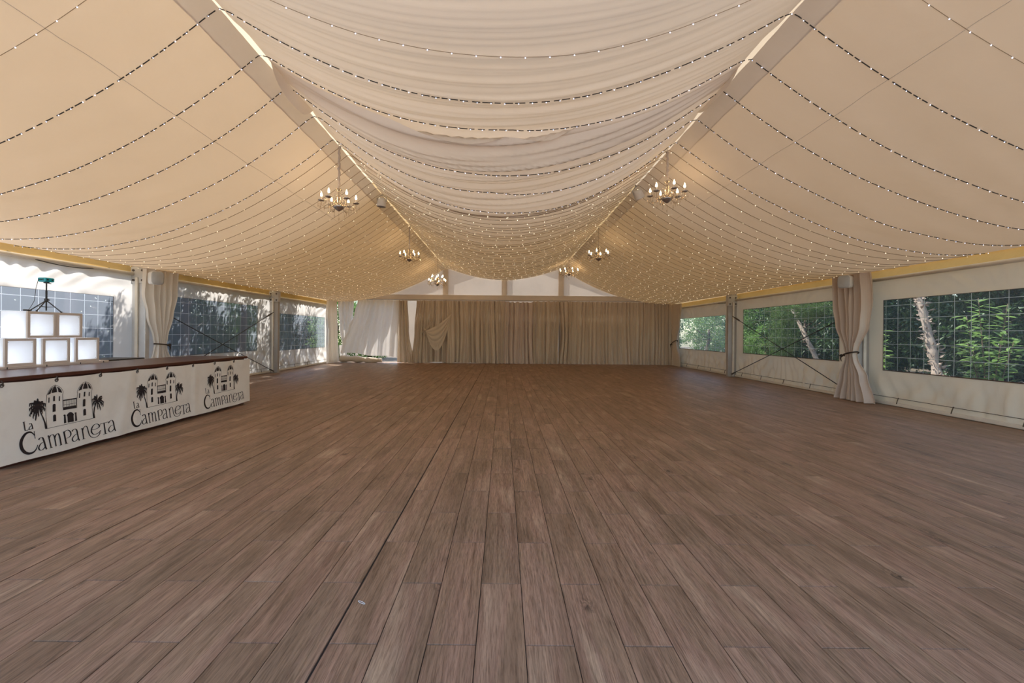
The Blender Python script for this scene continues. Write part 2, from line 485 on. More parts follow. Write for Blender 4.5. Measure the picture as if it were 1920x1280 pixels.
# ------------------------------------------------------------------ roof membrane (the tent skin above the drapes)
EAVE_X, EAVE_Z, RIDGE_Z = 8.44, 2.92, 5.80
roof = empty('roof', (0, 9, 0), 'translucent tent roof membrane above the drapes', None, None, 'structure')
roof.location = (0, 0, 0)
for (ya, yb, mt) in ((YF, 3.85, M_roof), (3.85, 9.3, M_roof), (9.3, 14.75, M_roof_dim_rear), (14.75, YB+0.35, M_roof_dim_rear)):
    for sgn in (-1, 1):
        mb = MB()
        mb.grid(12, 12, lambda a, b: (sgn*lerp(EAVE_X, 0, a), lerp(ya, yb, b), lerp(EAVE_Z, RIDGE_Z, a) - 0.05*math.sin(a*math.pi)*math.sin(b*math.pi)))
        mb.build('membrane_panel', M_roof_dim_right if (sgn > 0 and mt is M_roof) else mt, roof, True)  # right and rear panels take the dimmed copies
for sgn in (-1, 1):
    mb = MB()
    mb.grid(160, 6, lambda a, b: (sgn*(8.40 + 0.006*n2(a*60, b*2, 3.1)) - sgn*0.06*b, lerp(YF, YB, a), lerp(EAVE_Z+0.02, 2.70, b) + 0.004*n1(a*50, b)))
    o = mb.build('eave_valance', M_valance, roof, True)
# purlins carrying the drapes
for sgn in (-1, 1):
    mb = MB(); mb.tube([(sgn*2.775, YF, 4.70), (sgn*2.775, YB, 4.70)], 0.022, 8)
    rail = mb.build('drape_rail', M_rail_paint, roof)
    mb = MB()
    y = 3.2
    while y < YB:
        mb.tube([(sgn*2.775+0.027*math.cos(a), y, 4.70+0.027*math.sin(a)) for a in [k*math.pi/4 for k in range(9)]], 0.006, 5, cap=False)
        y += rnd.uniform(0.22, 0.45)
    tag(mb.build('rail_tie', M_cord, roof), kind='stuff')

# ------------------------------------------------------------------ ceiling drapes
RAIL_X, RAIL_Z = 2.80, 4.62
def side_profile(sgn, x, y):
    t = min(max((abs(x)-RAIL_X)/5.25, 0), 1); s = 1-t
    q = min(max((y-6)/14.4, 0), 1)
    if sgn < 0: b0, p0 = 2.71, 2.35
    else:       b0, p0 = 2.74, 2.15
    b = lerp(b0, 2.93, q**1.3); p = lerp(p0, 2.0, q)
    z = b + (RAIL_Z-b)*s**p + lerp(0.13, 0.0, q)*t**7
    return z
def side_z(sgn, x, y):
    z = side_profile(sgn, x, y)
    t = (abs(x)-RAIL_X)/5.25
    m = math.sin(min(max(t,0),1)*math.pi)
    z += 0.030*m*n2(y*0.9+x*0.25, x*0.22, 5.0+sgn) + 0.022*m*n2(y*3.2 - x*0.9*sgn, x*0.35, 9.0+sgn)
    # faint creases running down the slope
    z += 0.016*m*max(0, n2(y*2.1+abs(x)*0.5, abs(x)*0.15, 2.0))**2*4 + 0.012*(1-t)**3*n1(y*5.5+abs(x)*0.6, 3.0)
    return z
FRONT = [(-2.0,0.98),(3.4,0.96),(4.06,0.91),(4.74,0.88),(5.3,0.90)]
MIDDLE = [(4.7,0.98),(5.32,1.10),(6.1,1.19),(6.8,1.20),(7.7,1.12)]
REAR = [(7.3,1.06),(10,0.99),(14,0.84),(20.4,0.62)]
def centre_sag(tab, y): return lin(tab, y)
def centre_z(which, x, y):
    tab, amp, fr = {'f': (FRONT, 0.034, 2.6), 'm': (MIDDLE, 0.115, 3.2), 'r': (REAR, 0.060, 2.6)}[which]
    e = min(abs(x)/2.78, 1.0)
    sag = lin(tab, y)
    z = RAIL_Z + 0.03 - sag*(1-e**2.05)
    env = (1-e**3)
    wy = y + 0.10*math.sin(x*0.6) + 0.12*n2(x*0.35, y*0.8, 4.0)
    if which == 'f': amp *= lin([(2.0,0.25),(3.2,0.6),(4.2,1.5),(5.3,2.2)], y)
    if which == 'r': amp *= lin([(7.3,1.6),(9.5,1.1),(12,0.8),(20,0.6)], y)
    n = n1(wy*fr, 11.0) ; n_ = n1(wy*fr*2.7+x*0.12, 21.0); n3 = n1(wy*fr*6.1-x*0.08, 33.0)
    ridge = (1-abs(n)*2.4)
    z += amp*env*(ridge*1.0 + (0.5-abs(n_)*1.6)*0.75 + (0.3-abs(n3))*0.7)
    z += 0.012*n2(x*0.8, y*1.4, 8.0)*env
    # edge pulled up at the tie points
    z -= 0.035*abs(math.sin(y*2.1))*e**8
    return z
def centre_name(y): return 'f' if y < 4.95 else ('m' if y < 7.5 else 'r')

def side_drape(sgn, label):
    mb = MB()
    ny = 420
    def fn(a, b):
        y = lerp(YF, YB-0.02, b); x = RAIL_X+0.20 + (5.25-0.20)*a
        return (sgn*x, y, side_z(sgn, x, y))
    mb.grid(64, ny, fn)
    o = mb.build('ceiling_drape', M_drape, None, True)
    tag(o, label, 'ceiling drape')
    mb = MB()
    def fh(a, b):
        y = lerp(YF, YB-0.02, b)
        wob = 0.02*n1(y*0.8, 31+sgn)+0.012*n1(y*3, 41+sgn)
        x = RAIL_X+0.012 + (0.20+wob*0.3)*a
        return (sgn*x, y, side_z(sgn, max(x, RAIL_X+0.012), y) - 0.004*a)
    mb.grid(4, 240, fh)
    mb.build('hem_band', M_hem, o, True)
    # sewn seam running parallel to the rail
    mb = MB()
    xs = RAIL_X + 0.95
    mb.tube([(sgn*xs, YF+0.2*k, side_z(sgn, xs, YF+0.2*k)-0.003) for k in range(int((YB-YF)/0.2))], 0.0030, 4)
    mb.build('seam', M_hem, o)
    return o
side_drape(-1, 'cream ceiling drape sloping down to the wall with the bar counter')
side_drape(1, 'cream ceiling drape sloping down to the wall opposite the bar counter')

def centre_drape(which, y0, y1, ny, label):
    mb = MB()
    def fn(a, b):
        y = lerp(y0, y1, b)
        hw = 2.80 - 0.035*abs(n1(y*1.6, 17.0)) - 0.07*max(0, n1(y*0.9, 27.0)-0.1)
        x = (2*a-1)*hw
        return (x, y, centre_z(which, x, y))
    mb.grid(72, ny, fn)
    o = mb.build('ceiling_swag', M_drape_c, None, True)
    tag(o, label, 'ceiling drape')
    if which == 'm':
        # loose flap hanging from the front edge
        for sgn in (-1, 1):
            mb = MB()
            def ff(a, b):
                y = lerp(y0-0.02, y0+1.15, a)
                x = sgn*(2.74 - 0.02*b)
                drop = 0.30*math.sin(min(1, a*1.02)*math.pi)**0.7*(1 if sgn < 0 else 0.55)
                return (x + sgn*0.02*math.sin(a*9)*b, y, RAIL_Z+0.02 - drop*b)
            mb.grid(20, 6, ff)
            mb.build('loose_edge', M_drape_c, o, True)
    return o
centre_drape('f', YF, 5.25, 240, 'smooth cream swag of cloth nearest the camera between the two rails')
centre_drape('m', 4.82, 7.62, 170, 'heavily pleated cream swag in the middle, sagging deepest between the rails')
centre_drape('r', 7.35, YB-0.02, 360, 'long cream swag reaching from the first chandeliers to the back gable')

# fairy light strings, each one running over all three drapes
def string_points(y, step, drop):
    P = []
    x = 8.0
    while x > RAIL_X+0.06:
        P.append(Vector((-x, y, side_z(-1, x, y)-drop))); x -= step
    P.append(Vector((-RAIL_X, y, RAIL_Z-drop-0.01)))
    w_ = centre_name(y)
    x = -2.70
    while x < 2.71:
        zz = min(centre_z(w_, x, y+0.02*d)+0.26*abs(0.02*d) for d in range(-14, 15)) if y < 7 else min(centre_z(w_, x, y+0.04*d)+0.2*abs(0.04*d) for d in range(-3, 4))
        P.append(Vector((x, y, zz-drop))); x += step
    P.append(Vector((RAIL_X, y, RAIL_Z-drop-0.01)))
    x = RAIL_X+0.06
    while x < 8.0:
        P.append(Vector((x, y, side_z(1, x, y)-drop))); x += step
    return P
def walk(P, step):
    out, acc = [P[0].copy()], 0.0
    for a, b in zip(P, P[1:]):
        d = (b-a).length; s = step-acc
        while s < d:
            out.append(a.lerp(b, s/d)); s += step
        acc = (acc + d) % step
    return out
near_y = [3.38, 4.06, 4.74, 5.36, 6.08, 6.80]
for i, y in enumerate(near_y):
    root = empty('fairy_light_string', (0, y, 4.5), 'dark dashed fairy light string with cold white bulbs, %s from the camera end' % ORD[i], 'fairy lights', 'cold white fairy light strings')
    P = string_points(y, 0.10, 0.012); P = [p - Vector((0,y,4.5)) for p in P]
    W = walk(P, 0.02)
    mb = MB()
    if i == 0:
        mb.tube(W[::4], 0.0022, 4)
    else:
        k = 0
        while k+5 < len(W):
            n = rnd.choice((4,5,5,6)); seg = W[k:k+n]
            if len(seg) > 1: mb.tube([seg[0], seg[len(seg)//2], seg[-1]], 0.0050, 5)
            k += n+rnd.choice((0,0,1))
    cb = mb.build('cable', M_cable if i else M_cable_thin, root)
    if i: tag(cb, kind='stuff')
    mb = MB()
    for p in walk(P, 0.135 if i else 0.20): mb.octa((p.x, p.y, p.z-0.006), 0.0068, 0.0072)
    tag(mb.build('bulbs', M_led_cold, root), kind='stuff')
far_y = []
y = 7.12
while y < YB-0.15:
    far_y.append(y); y += 0.33
for i, y in enumerate(far_y):
    yy = y + rnd.uniform(-0.03, 0.03)
    root = empty('fairy_light_string', (0, yy, 4.5), 'thin fairy light string with warm white bulbs, %s beyond the cold white strings' % ORD[i], 'fairy lights', 'warm white fairy light strings')
    P = [p - Vector((0,yy,4.5)) for p in string_points(yy, 0.22, 0.010)]
    mb = MB(); mb.tube(P, 0.0042, 4)
    mb.build('cable', M_cable_thin, root)
    mb = MB()
    ph = rnd.uniform(0, 0.3)
    pts = walk([P[0]] + P[1:], 0.34)
    pts = [a.lerp(b, ph/0.3) for a, b in zip(pts, pts[1:])]
    for p in pts:
        q = rnd.uniform(0.6, 1.1)
        mb.octa((p.x+rnd.uniform(-.03,.03), p.y+rnd.uniform(-.02,.02), p.z-0.010), 0.0095*q, 0.0095*q)
    tag(mb.build('bulbs', M_led_warm, root), kind='stuff')

# ------------------------------------------------------------------ side walls of canvas with PVC windows
RAILZ = 2.70
BAYS = [(14.80, 20.24), (9.38, 14.70), (3.90, 9.28)]
WIN_L = [(15.10, 19.25, 0.75, 2.12), (9.85, 13.96, 0.81, 2.30), (4.45, 8.80, 0.85, 2.16)]
WIN_R = [(15.43, 19.45, 0.83, 2.20), (10.20, 14.27, 0.85, 2.34), (4.35, 9.02, 0.73, 2.24)]
def wall_x(sgn, y, z, bay, win):
    """canvas surface: creases radiating from the window corners to the posts"""
    y0, y1 = bay; a, b, c, d = win
    edge = min(1.0, min(y-y0, y1-y)/0.3, (z+0.02)/0.25, (RAILZ-z)/0.2); edge = max(edge, 0)
    dx = max(a-y, 0, y-b); dz = max(c-z, 0, z-d)
    ang = math.atan2(z-(c+d)/2, y-(a+b)/2)
    rip = math.sin(ang*34 + 3*n2(y, z, 2.0)) * min(1, (dx+dz)*3) * 0.022
    if z < c:
        q = y + (c-z)*0.45*((y-(a+b)/2)/((b-a)/2))
        rip += (0.15*(0.35-abs(n1(q*2.6, 4.0+sgn))) + 0.035*n1(q*7.0, 7.0+sgn))*min(1,(c-z)*3)*1.3
    if z > d: rip += 0.030*n2(y*3.0, z*1.2, 14.0+sgn)
    return sgn*(XW + edge*(rip + 0.012*n2(y*0.9, z*0.9, 1.0)))
wn_i = 0
BAYS_R = [(14.80, 20.24), (9.50, 14.70), (3.90, 9.38)]
def canvas_wall(sgn):
    global wn_i
    side = 'left' if sgn < 0 else 'right'
    wins = WIN_L if sgn < 0 else WIN_R
    mat = M_canvas_l if sgn < 0 else M_canvas_r
    root = empty('wall_'+side, (sgn*XW, 9, 0), None, None, None, 'structure')
    root['label'] = 'canvas side wall of the tent'
    MI = Matrix.Translation((-sgn*XW, -9, 0))
    for bay, win in zip(BAYS if sgn < 0 else BAYS_R, wins):
        y0, y1 = bay; a, b, c, d = win
        ys = [y0 + (a-y0)*k/8 for k in range(8)] + [a + (b-a)*k/110 for k in range(110)] + [b + (y1-b)*k/10 for k in range(11)]
        zs = [0.015 + (c-0.015)*k/14 for k in range(14)] + [c + (d-c)*k/8 for k in range(8)] + [d + (RAILZ-d)*k/10 for k in range(11)]
        mb = MB()
        idx = {}
        for i, yy in enumerate(ys):
            for j, zz in enumerate(zs):
                idx[i,j] = mb.vert((wall_x(sgn, yy, zz, bay, win)-sgn*XW, yy-9, zz))
        for i in range(len(ys)-1):
            for j in range(len(zs)-1):
                ym, zm = (ys[i]+ys[i+1])/2, (zs[j]+zs[j+1])/2
                if a < ym < b and c < zm < d: continue
                mb.face([idx[i,j], idx[i+1,j], idx[i+1,j+1], idx[i,j+1]])
        mb.build('canvas_panel', mat, root, True)
        # roller tube on top and batten with cord at the foot
        mb = MB(); mb.tube([(0.0-sgn*0.03, y0-9+0.02, RAILZ), (0.0-sgn*0.03, y1-9-0.02, RAILZ)], 0.040, 10)
        mb.build('roller_tube', M_rail_paint, root, True)
        mb = MB(); mb.bbox((-sgn*0.05-0.03, y0-9+0.05, 0.012), (-sgn*0.05+0.03, y1-9-0.05, 0.075), 0.008)
        bt = mb.build('foot_batten', M_rail_paint, root)
        mb = MB(); mb.tube([(-sgn*0.055, y0-9+0.05, 0.175), (-sgn*0.055, y1-9-0.05, 0.175)], 0.006, 5)
        mb.build('foot_cord', M_cord, root)
        mb = MB()
        yy = y0+0.5
        while yy < y1-0.2:
            mb.tube([(-sgn*0.06, yy-9, 0.19), (-sgn*0.075, yy-9+0.01, 0.13), (-sgn*0.085, yy-9+0.02, 0.06)], 0.008, 5); yy += 1.05
        mb.build('cord_strap', M_cord, root)
        # the window
        wn_i += 1
        wr = empty('window_%d' % wn_i, (sgn*XW, (a+b)/2, c), None, None, None, 'structure')
        wr['label'] = 'clear plastic window with a welded square grid in the canvas wall'
        cy = (a+b)/2
        def W(y_, z_, off): return (wall_x(sgn, y_, z_, bay, win)-sgn*XW - sgn*off, y_-cy, z_-c)
        mb = MB(); mb.grid(60, 8, lambda p, q: W(lerp(a,b,p), lerp(c,d,q), 0.0))
        mb.build('pane', M_pane_l if sgn < 0 else (M_pane_h if bay[0] > 14 else M_pane_r), wr, True)
        mb = MB(); gw = 0.0045
        yy = b - 0.06
        while yy > a+0.03:
            mb.grid(1, 10, lambda p, q: W(yy+(2*p-1)*gw, lerp(c,d,q), 0.004)); yy -= 0.272
        zz = d - 0.13
        while zz > c+0.03:
            mb.grid(60, 1, lambda p, q: W(lerp(a,b,p), zz+(2*q-1)*gw, 0.004)); zz -= 0.272
        mb.build('welded_grid', M_grid_sunlit if sgn < 0 else M_grid, wr)
        mb = MB(); e = 0.012 if sgn > 0 else 0.007
        for (p0, p1) in (((a,c),(b,c)), ((a,d),(b,d)), ((a,c),(a,d)), ((b,c),(b,d))):
            n = 40
            mb.tube([W(lerp(p0[0],p1[0],k/n), lerp(p0[1],p1[1],k/n), 0.004) for k in range(n+1)], e if p0[1] == c and p1[1] == c else e*0.5, 4)
        mb.build('border', M_edge, wr)
canvas_wall(-1); canvas_wall(1)

# ------------------------------------------------------------------ back wall
back = empty('wall_back', (0, YB, 0), 'canvas gable wall behind the curtains', None, None, 'structure')
mb = MB()
xl = -4.93
mb.grid(90, 14, lambda a, b: (lerp(xl, XW+0.2, a), 0.14+0.01*n2(a*20, b*3), lerp(0.0, 3.1, b)))
mb.build('canvas_panel', M_gable, back, True)
mb = MB()
NG = 80
def gt(x): return lerp(RIDGE_Z, EAVE_Z, abs(x)/EAVE_X) - 0.03
mb.grid(NG, 16, lambda a, b: (lerp(-8.3, 8.3, a), 0.02+0.012*n2(a*14, b*3, 6.0), lerp(3.0, max(gt(lerp(-8.3,8.3,a)),3.02), b)))
mb.build('gable_canvas', M_gable, back, True)
mb = MB(); mb.bbox((-8.2, -0.10, 3.04), (8.2, 0.04, 3.30), 0.012)
mb.build('gable_beam', M_gable, back)
mb = MB(); mb.tube([(-8.1, -0.12, 3.05), (8.1, -0.12, 3.05)], 0.018, 8)
mb.build('curtain_rail', M_alu_dark, back)
for x in (-2.82, 0.05, 2.82):
    mb = MB(); mb.bbox((x-0.09, 0.10, 0.0), (x+0.09, 0.22, gt(x)-0.1), 0.01)
    mb.build('gable_upright', M_alu_dark, back)
    mb = MB(); mb.grid(2, 10, lambda a, b: (x+(2*a-1)*0.13, 0.004, lerp(3.3, gt(x)-0.08, b)))
    mb.build('upright_sleeve', M_gable, back)

# ------------------------------------------------------------------ posts with gusset plates
def post(sgn, y, label, mat):
    root = empty('aluminium_post', (sgn*(8.10 if y < 20 else 8.36), y, 0), label, 'tent post')
    mb = MB()
    # extruded profile: web box with side channels for the canvas
    mb.bbox((-0.15, -0.06, 0), (0.15, 0.06, 2.95), 0.008)
    mb.build('profile', mat, root)
    for k in (-1, 1):
        mb = MB(); mb.bbox((sgn*0.02-0.03 if sgn < 0 else sgn*0.02-0.03, k*0.085-0.018, 0.0), (sgn*0.02+0.03, k*0.085+0.018, 2.62), 0.005)
        mb.build('canvas_channel', M_rail_paint, root)
    mb = MB(); mb.bbox((-0.165, -0.076, 2.50), (0.165, 0.076, 2.86), 0.004)
    gp = mb.build('gusset_plate', M_alu, root)
    for dx in (-0.10, 0.10):
        for dz in (2.56, 2.78):
            mb = MB(); mb.lathe([(0.026,0),(0.026,0.018),(0.014,0.022)], 8, (dx, -0.076, dz), M=Matrix.Rotation(R(90), 4, 'X'))
            mb.build('bolt', M_bolt, gp)
    mb = MB(); mb.bbox((-0.19, -0.13, 0.0), (0.19, 0.13, 0.015), 0.004)
    mb.build('base_plate', mat, root)
    return root
post(-1, 9.3, 'pale aluminium tent post behind the bar counter with bolted plate', M_alu)
post(-1, 14.75, 'aluminium tent post between the two windows beyond the bar counter end', M_alu_dark)
post(1, 9.42, 'aluminium tent post half hidden behind the large tied curtain', M_alu_dark)
post(1, 14.75, 'grey-brown aluminium tent post left of the cross braced window', M_alu_dark)
post(-1, 20.3, 'aluminium corner post behind the straight curtain at the far garden gap', M_alu_dark)
post(1, 20.22, 'aluminium corner post at the far end of the opposite wall', M_alu_dark)

def brace(a, b, label, r=0.011):
    a, b = Vector(a), Vector(b)
    root = empty('brace_cable', a, label, 'brace cable')
    d = b-a
    mb = MB(); mb.tube([d*0, d*0.5 + Vector((0,0,-0.01)), d], r, 6)
    mb.build('cable', M_cable, root, True)
    mb = MB(); mb.tube([d*0.02, d*0.035, d*0.075, d*0.09], [0.012, 0.026, 0.026, 0.012], 8)
    mb.build('turnbuckle', M_bolt, root, True)
    mb = MB(); mb.tube([d*0.97, d*1.0], [0.022, 0.026], 8)
    mb.build('end_fitting', M_bolt, root, True)
XB = 8.06
brace((XB, 14.62, 2.13), (XB, 9.42, -0.0+0.06), 'dark brace cable falling from the grey-brown post across the window to the tied curtain')
brace((XB, 9.42, 2.05), (XB, 14.62, 0.10), 'dark brace cable rising from the foot of the grey-brown post towards the tied curtain')
brace((-XB, 14.62, 2.13), (-XB, 9.42, 0.06), 'dark brace cable falling from the far counter-side post down behind the bar counter')
brace((-XB, 9.42, 2.05), (-XB, 14.62, 0.06), 'dark brace cable ending at the foot of the far counter-side post')

# ------------------------------------------------------------------ curtains
DEEP = 1.0
def curtain(name, label, cat, mat, place, rows, folds, depth=0.06, nz=46, nu=None, seed=0, scallop=0.0, bulge=None, group=None, base=(0,0,0), bottom=None):
    """rows: (z, lo, hi, foldscale) from top to bottom along the wall coordinate; place(s, off, z) -> world"""
    nu = nu or max(24, int(folds*(16 if DEEP > 1 else 10)))
    rows = sorted(rows)
    z0, z1 = rows[0][0], rows[-1][0]
    ph = [random.Random(seed*31+k).uniform(0, 6.28) for k in range(6)]
    mb = MB()
    def fn(a, b):
        zn = lerp(z1, z0, b)
        lo, hi, fs = interp(rows, zn)
        u = a + 0.018*math.sin(a*17+ph[0]) + 0.03*n2(a*4, b*1.2, seed)*b
        s = lerp(lo, hi, a)
        w = math.sin(u*folds*2*math.pi + ph[1]) + 0.45*math.sin(u*folds*3.7*math.pi + ph[2] + b*0.9) + 0.5*n2(u*folds*0.9, b*1.6, seed+3)
        w += 0.35*n2(u*folds*1.6, b*5.0, seed+7)
        w = math.copysign(abs(w)**0.8, w)
        if DEEP > 1:
            uu = u*folds + 0.35*n2(u*folds*0.5, b*1.1, seed+5)
            w = 1.7*(abs(math.sin(uu*math.pi+ph[1]))**0.75) - 1.2 + 0.55*(abs(math.sin(uu*2.31*math.pi+ph[3]))**0.8) + 0.4*n2(u*folds*1.2, b*2.2, seed+9)
        off = depth*DEEP*fs*w
        zz = zn
        if bottom: zz = zn + bottom(a)*b**3
        if scallop: zz -= scallop*abs(math.sin(u*folds*math.pi))*(1-b)**10
        if bulge: off += bulge(a, b)
        s += 0.35*depth*fs*math.cos(u*folds*2*math.pi+ph[1])*(0.3)
        p = place(s, off, zz)
        return (p[0]-base[0], p[1]-base[1], p[2]-base[2])
    mb.grid(nu, nz, fn)
    o = mb.build(name, mat, None, True, base)
    tag(o, label, cat, group)
    return o
def on_back(y):
    return lambda s, off, z: (s, y-off, z)
def on_side(sgn, x):
    return lambda s, off, z: (sgn*(x-off), s, z)
def bx(px, y=20.1): return (px-VPX)/F_PX*y

# tied curtains at the posts
def tie_on(curt, place, y0, y1, z, depth, slope=0.0, knot='hi', base=(0,0,0)):
    mb = MB(); pts = []
    for k in range(21):
        a = 2*math.pi*k/20
        s = lerp(y0, y1, 0.5+0.5*math.cos(a)); off = 0.02+depth*math.sin(a)
        p = place(s, off, z + slope*(0.5*math.cos(a)))
        pts.append((p[0]-base[0], p[1]-base[1], p[2]-base[2]))
    mb.tube(pts, 0.016, 6, cap=False)
    t = mb.build('tie_band', M_tie, curt, True)
    s = y1 if knot == 'hi' else y0
    p = Vector(place(s, depth*0.9, z+slope*(0.5 if knot == 'hi' else -0.5))) - Vector(base)
    mb = MB()
    mb.lathe([(0.005,-0.035),(0.03,-0.02),(0.036,0.0),(0.03,0.02),(0.005,0.035)], 8, p)
    mb.tube([p, p+Vector((0.0,0.02,-0.06)), p+Vector((0.0,0.0,-0.13))], [0.018,0.014,0.006], 5)
    mb.build('knot', M_tie, t, True)

# right, near (Y 9.0-10.2 on the wall, tied at Z 1.05)
pl = on_side(1, 7.88)
c = curtain('tied_curtain', 'large beige curtain tied in the middle with a dark cord, nearest on its wall', 'curtain', M_curtain_p, pl,
            [(0.02, 8.84, 9.82, 1.0), (0.55, 9.02, 9.66, 0.9), (0.98, 9.26, 9.52, 0.6), (1.05, 9.29, 9.50, 0.55), (1.15, 9.26, 9.56, 0.6), (1.7, 9.03, 9.78, 0.9), (2.2, 8.96, 9.86, 1.0), (2.86, 9.00, 9.88, 1.0)],
            6, 0.085, 60, 84, 3, base=(7.88, 9.6, 0))
tie_on(c, pl, 9.24, 9.55, 1.06, 0.12, -0.10, 'hi', base=(7.88, 9.6, 0))
# left, near
pl = on_side(-1, 7.86)
c = curtain('tied_curtain', 'white curtain tied with a dark cord behind the bar counter', 'curtain', M_curtain_w, pl,
            [(0.02, 9.22, 10.05, 1.0), (0.55, 9.28, 9.92, 0.9), (1.05, 9.40, 9.70, 0.6), (1.13, 9.42, 9.68, 0.55), (1.25, 9.38, 9.72, 0.6), (1.8, 9.22, 9.88, 0.9), (2.3, 9.12, 9.98, 1.0), (2.90, 9.14, 10.0, 1.0)],
            5, 0.085, 60, 80, 5, base=(-7.86, 9.8, 0))
tie_on(c, pl, 9.38, 9.72, 1.13, 0.085, -0.04, 'hi', base=(-7.86, 9.8, 0))
# right, far corner, tied
pl = on_side(1, 8.02)
c = curtain('tied_curtain', 'narrow beige curtain tied back in the far corner beside the hazy window', 'curtain', M_curtain, pl,
            [(0.02, 18.75, 19.75, 1.0), (0.5, 18.85, 19.7, 0.9), (1.0, 19.15, 19.65, 0.5), (1.08, 19.2, 19.6, 0.5), (1.2, 19.1, 19.65, 0.6), (1.9, 18.8, 19.75, 0.8), (2.88, 18.7, 19.8, 0.9)],
            5, 0.05, 44, 60, 8, base=(8.02, 19.3, 0))
tie_on(c, pl, 19.1, 19.68, 1.1, 0.09, -0.22, 'hi', base=(8.02, 19.3, 0))
# left, far corner, straight
pl = on_side(-1, 8.00)
curtain('straight_curtain', 'white untied curtain beside the garden gap in the far corner', 'curtain', M_curtain_w, pl,
        [(0.02, 18.95, 20.15, 1.0), (1.3, 18.9, 20.02, 0.9), (2.3, 18.85, 19.95, 0.9), (2.95, 18.95, 19.9, 0.7)], 6, 0.06, 44, 70, 9, base=(-8.0, 19.5, 0))

# back wall curtains
BYC = 20.08
DEEP = 2.3
def back_curtain(label, top, bot, zt=3.02, zb=0.012, folds=6, depth=0.06, mat=None, mid=None, y=BYC, bulge=None, bottom=None, seed=1, cat='curtain', fs=(0.8, 1.0)):
    rows = [(zb, bx(bot[0]), bx(bot[1]), fs[1]), (zt, bx(top[0]), bx(top[1]), fs[0])]
    if mid:
        for (z, a, b, f) in mid: rows.append((z, bx(a), bx(b), f))
    cx = bx((top[0]+top[1])/2)
    return curtain('back_curtain', label, cat, mat or M_curtain, on_back(y), rows, folds, depth, 44, None, seed, 0.03, bulge, None, (cx, y, 0), bottom)
back_curtain('short white curtain end pulled to a point beside the garden gap', (634,664), (643,650), zb=0.72, folds=3, mid=[(1.6,636,661,1)], mat=M_curtain_w, seed=2)
back_curtain('white curtain billowing into the room above the rolled canvas', (672,749), (645,747), zb=0.44, folds=5, depth=0.06, mat=M_curtain_w, seed=4,
             mid=[(2.3,667,749,0.9),(1.6,657,748,0.8),(1.0,649,748,0.7)], y=20.0, bulge=lambda a, b: 0.32*(1-a)*math.sin(min(b*1.25,1.4)), bottom=lambda a: -0.22*a**2+0.04*math.sin(a*9), fs=(0.9,0.7))
back_curtain('narrow curtain next to the billowing white one', (744,764), (746,776), zb=0.012, folds=3.5, seed=6, mid=[(1.6,745,768,1)])
back_curtain('thin curtain strip leaving bare gable canvas on its left', (782,801), (773,797), zb=0.012, folds=3, seed=7, mid=[(1.5,778,798,1)])
back_curtain('curtain knotted halfway up with swags looping from the knot', (797,846), (794,847), zb=0.012, folds=5, depth=0.085, seed=12,
             mid=[(1.55,796,846,1.0),(0.8,795,847,1.3)], bottom=lambda a: 0.04*math.sin(a*3.1)**2)
back_curtain('deeply folded curtain right of the knotted one', (842,903), (843,905), zb=0.012, folds=6, depth=0.08, seed=13, bottom=lambda a: 0.02*math.sin(a*7)**2)
back_curtain('beige curtain left of the gable centre with a drooping top hem', (898,946), (900,947), zb=0.012, folds=5, depth=0.08, seed=14)
back_curtain('curtain at the gable centre under the scalloped canvas edge', (943,1003), (943,1004), zt=2.985, zb=0.012, folds=6.5, depth=0.07, seed=15, mat=M_curtain_p)
back_curtain('curtain right of the gable centre below the nearest gable upright', (999,1047), (1000,1046), zb=0.012, folds=5, depth=0.075, seed=16)
back_curtain('narrow curtain parted at the foot near the second gable upright', (1044,1074), (1046,1070), zb=0.012, folds=3.5, depth=0.07, seed=17, mid=[(1.4,1050,1070,1)])
back_curtain('wide finely gathered curtain with a stained hem', (1068,1156), (1066,1157), zb=0.012, folds=12, depth=0.045, seed=18)
back_curtain('wide finely gathered curtain next to the far corner pleats', (1152,1234), (1153,1234), zb=0.012, folds=11, depth=0.045, seed=19)
back_curtain('last tightly pleated dark beige curtain in the far corner', (1230,1264), (1231,1263), zb=0.012, folds=5, depth=0.05, seed=20)
# knot on the swagged curtain
mb = MB(); kp = at_y(797, 618, 19.93)
mb.lathe([(0.01,-0.08),(0.07,-0.05),(0.09,0.0),(0.06,0.05),(0.01,0.08)], 10)
for k in range(5):
    a = -0.6-k*0.45
    mb.tube([(0,0,0),(0.16*math.cos(a),0.02,0.16*math.sin(a)),(0.34*math.cos(a*0.9),0.06,0.34*math.sin(a))], [0.03,0.02,0.004], 5)
tag(mb.build('curtain_knot', M_curtain, None, True, kp), 'bunched knot of cloth gathered halfway up a back curtain', 'knot')

# two loops of cloth that swing from the knot
for (q0, q1, low, d0) in (((798,620), (847,588), 668, 0.10), ((798,616), (822,575), 624, 0.06)):
    A, B = at_y(*q0, 19.86), at_y(*q1, 19.96); zl = at_y(820, low, 19.86).z
    mb = MB()
    def sw(a, b):
        p = A.lerp(B, a); top = p.z - 0.10*math.sin(a*math.pi); sag = (4*a*(1-a))
        z = lerp(top, top - (min(A.z, B.z)-zl)*sag, b)
        f = abs(math.sin(b*4.5*math.pi + 0.6*math.sin(a*3)))**0.8
        return (p.x - kp.x, p.y - kp.y - (0.04 + d0*sag*(0.35+0.65*f)*math.sin(min(b*1.1+0.15, 1)*math.pi*0.9)), z - kp.z)
    mb.grid(28, 36, sw)
    mb.build('swag', M_curtain, bpy.data.objects['curtain_knot'], True)

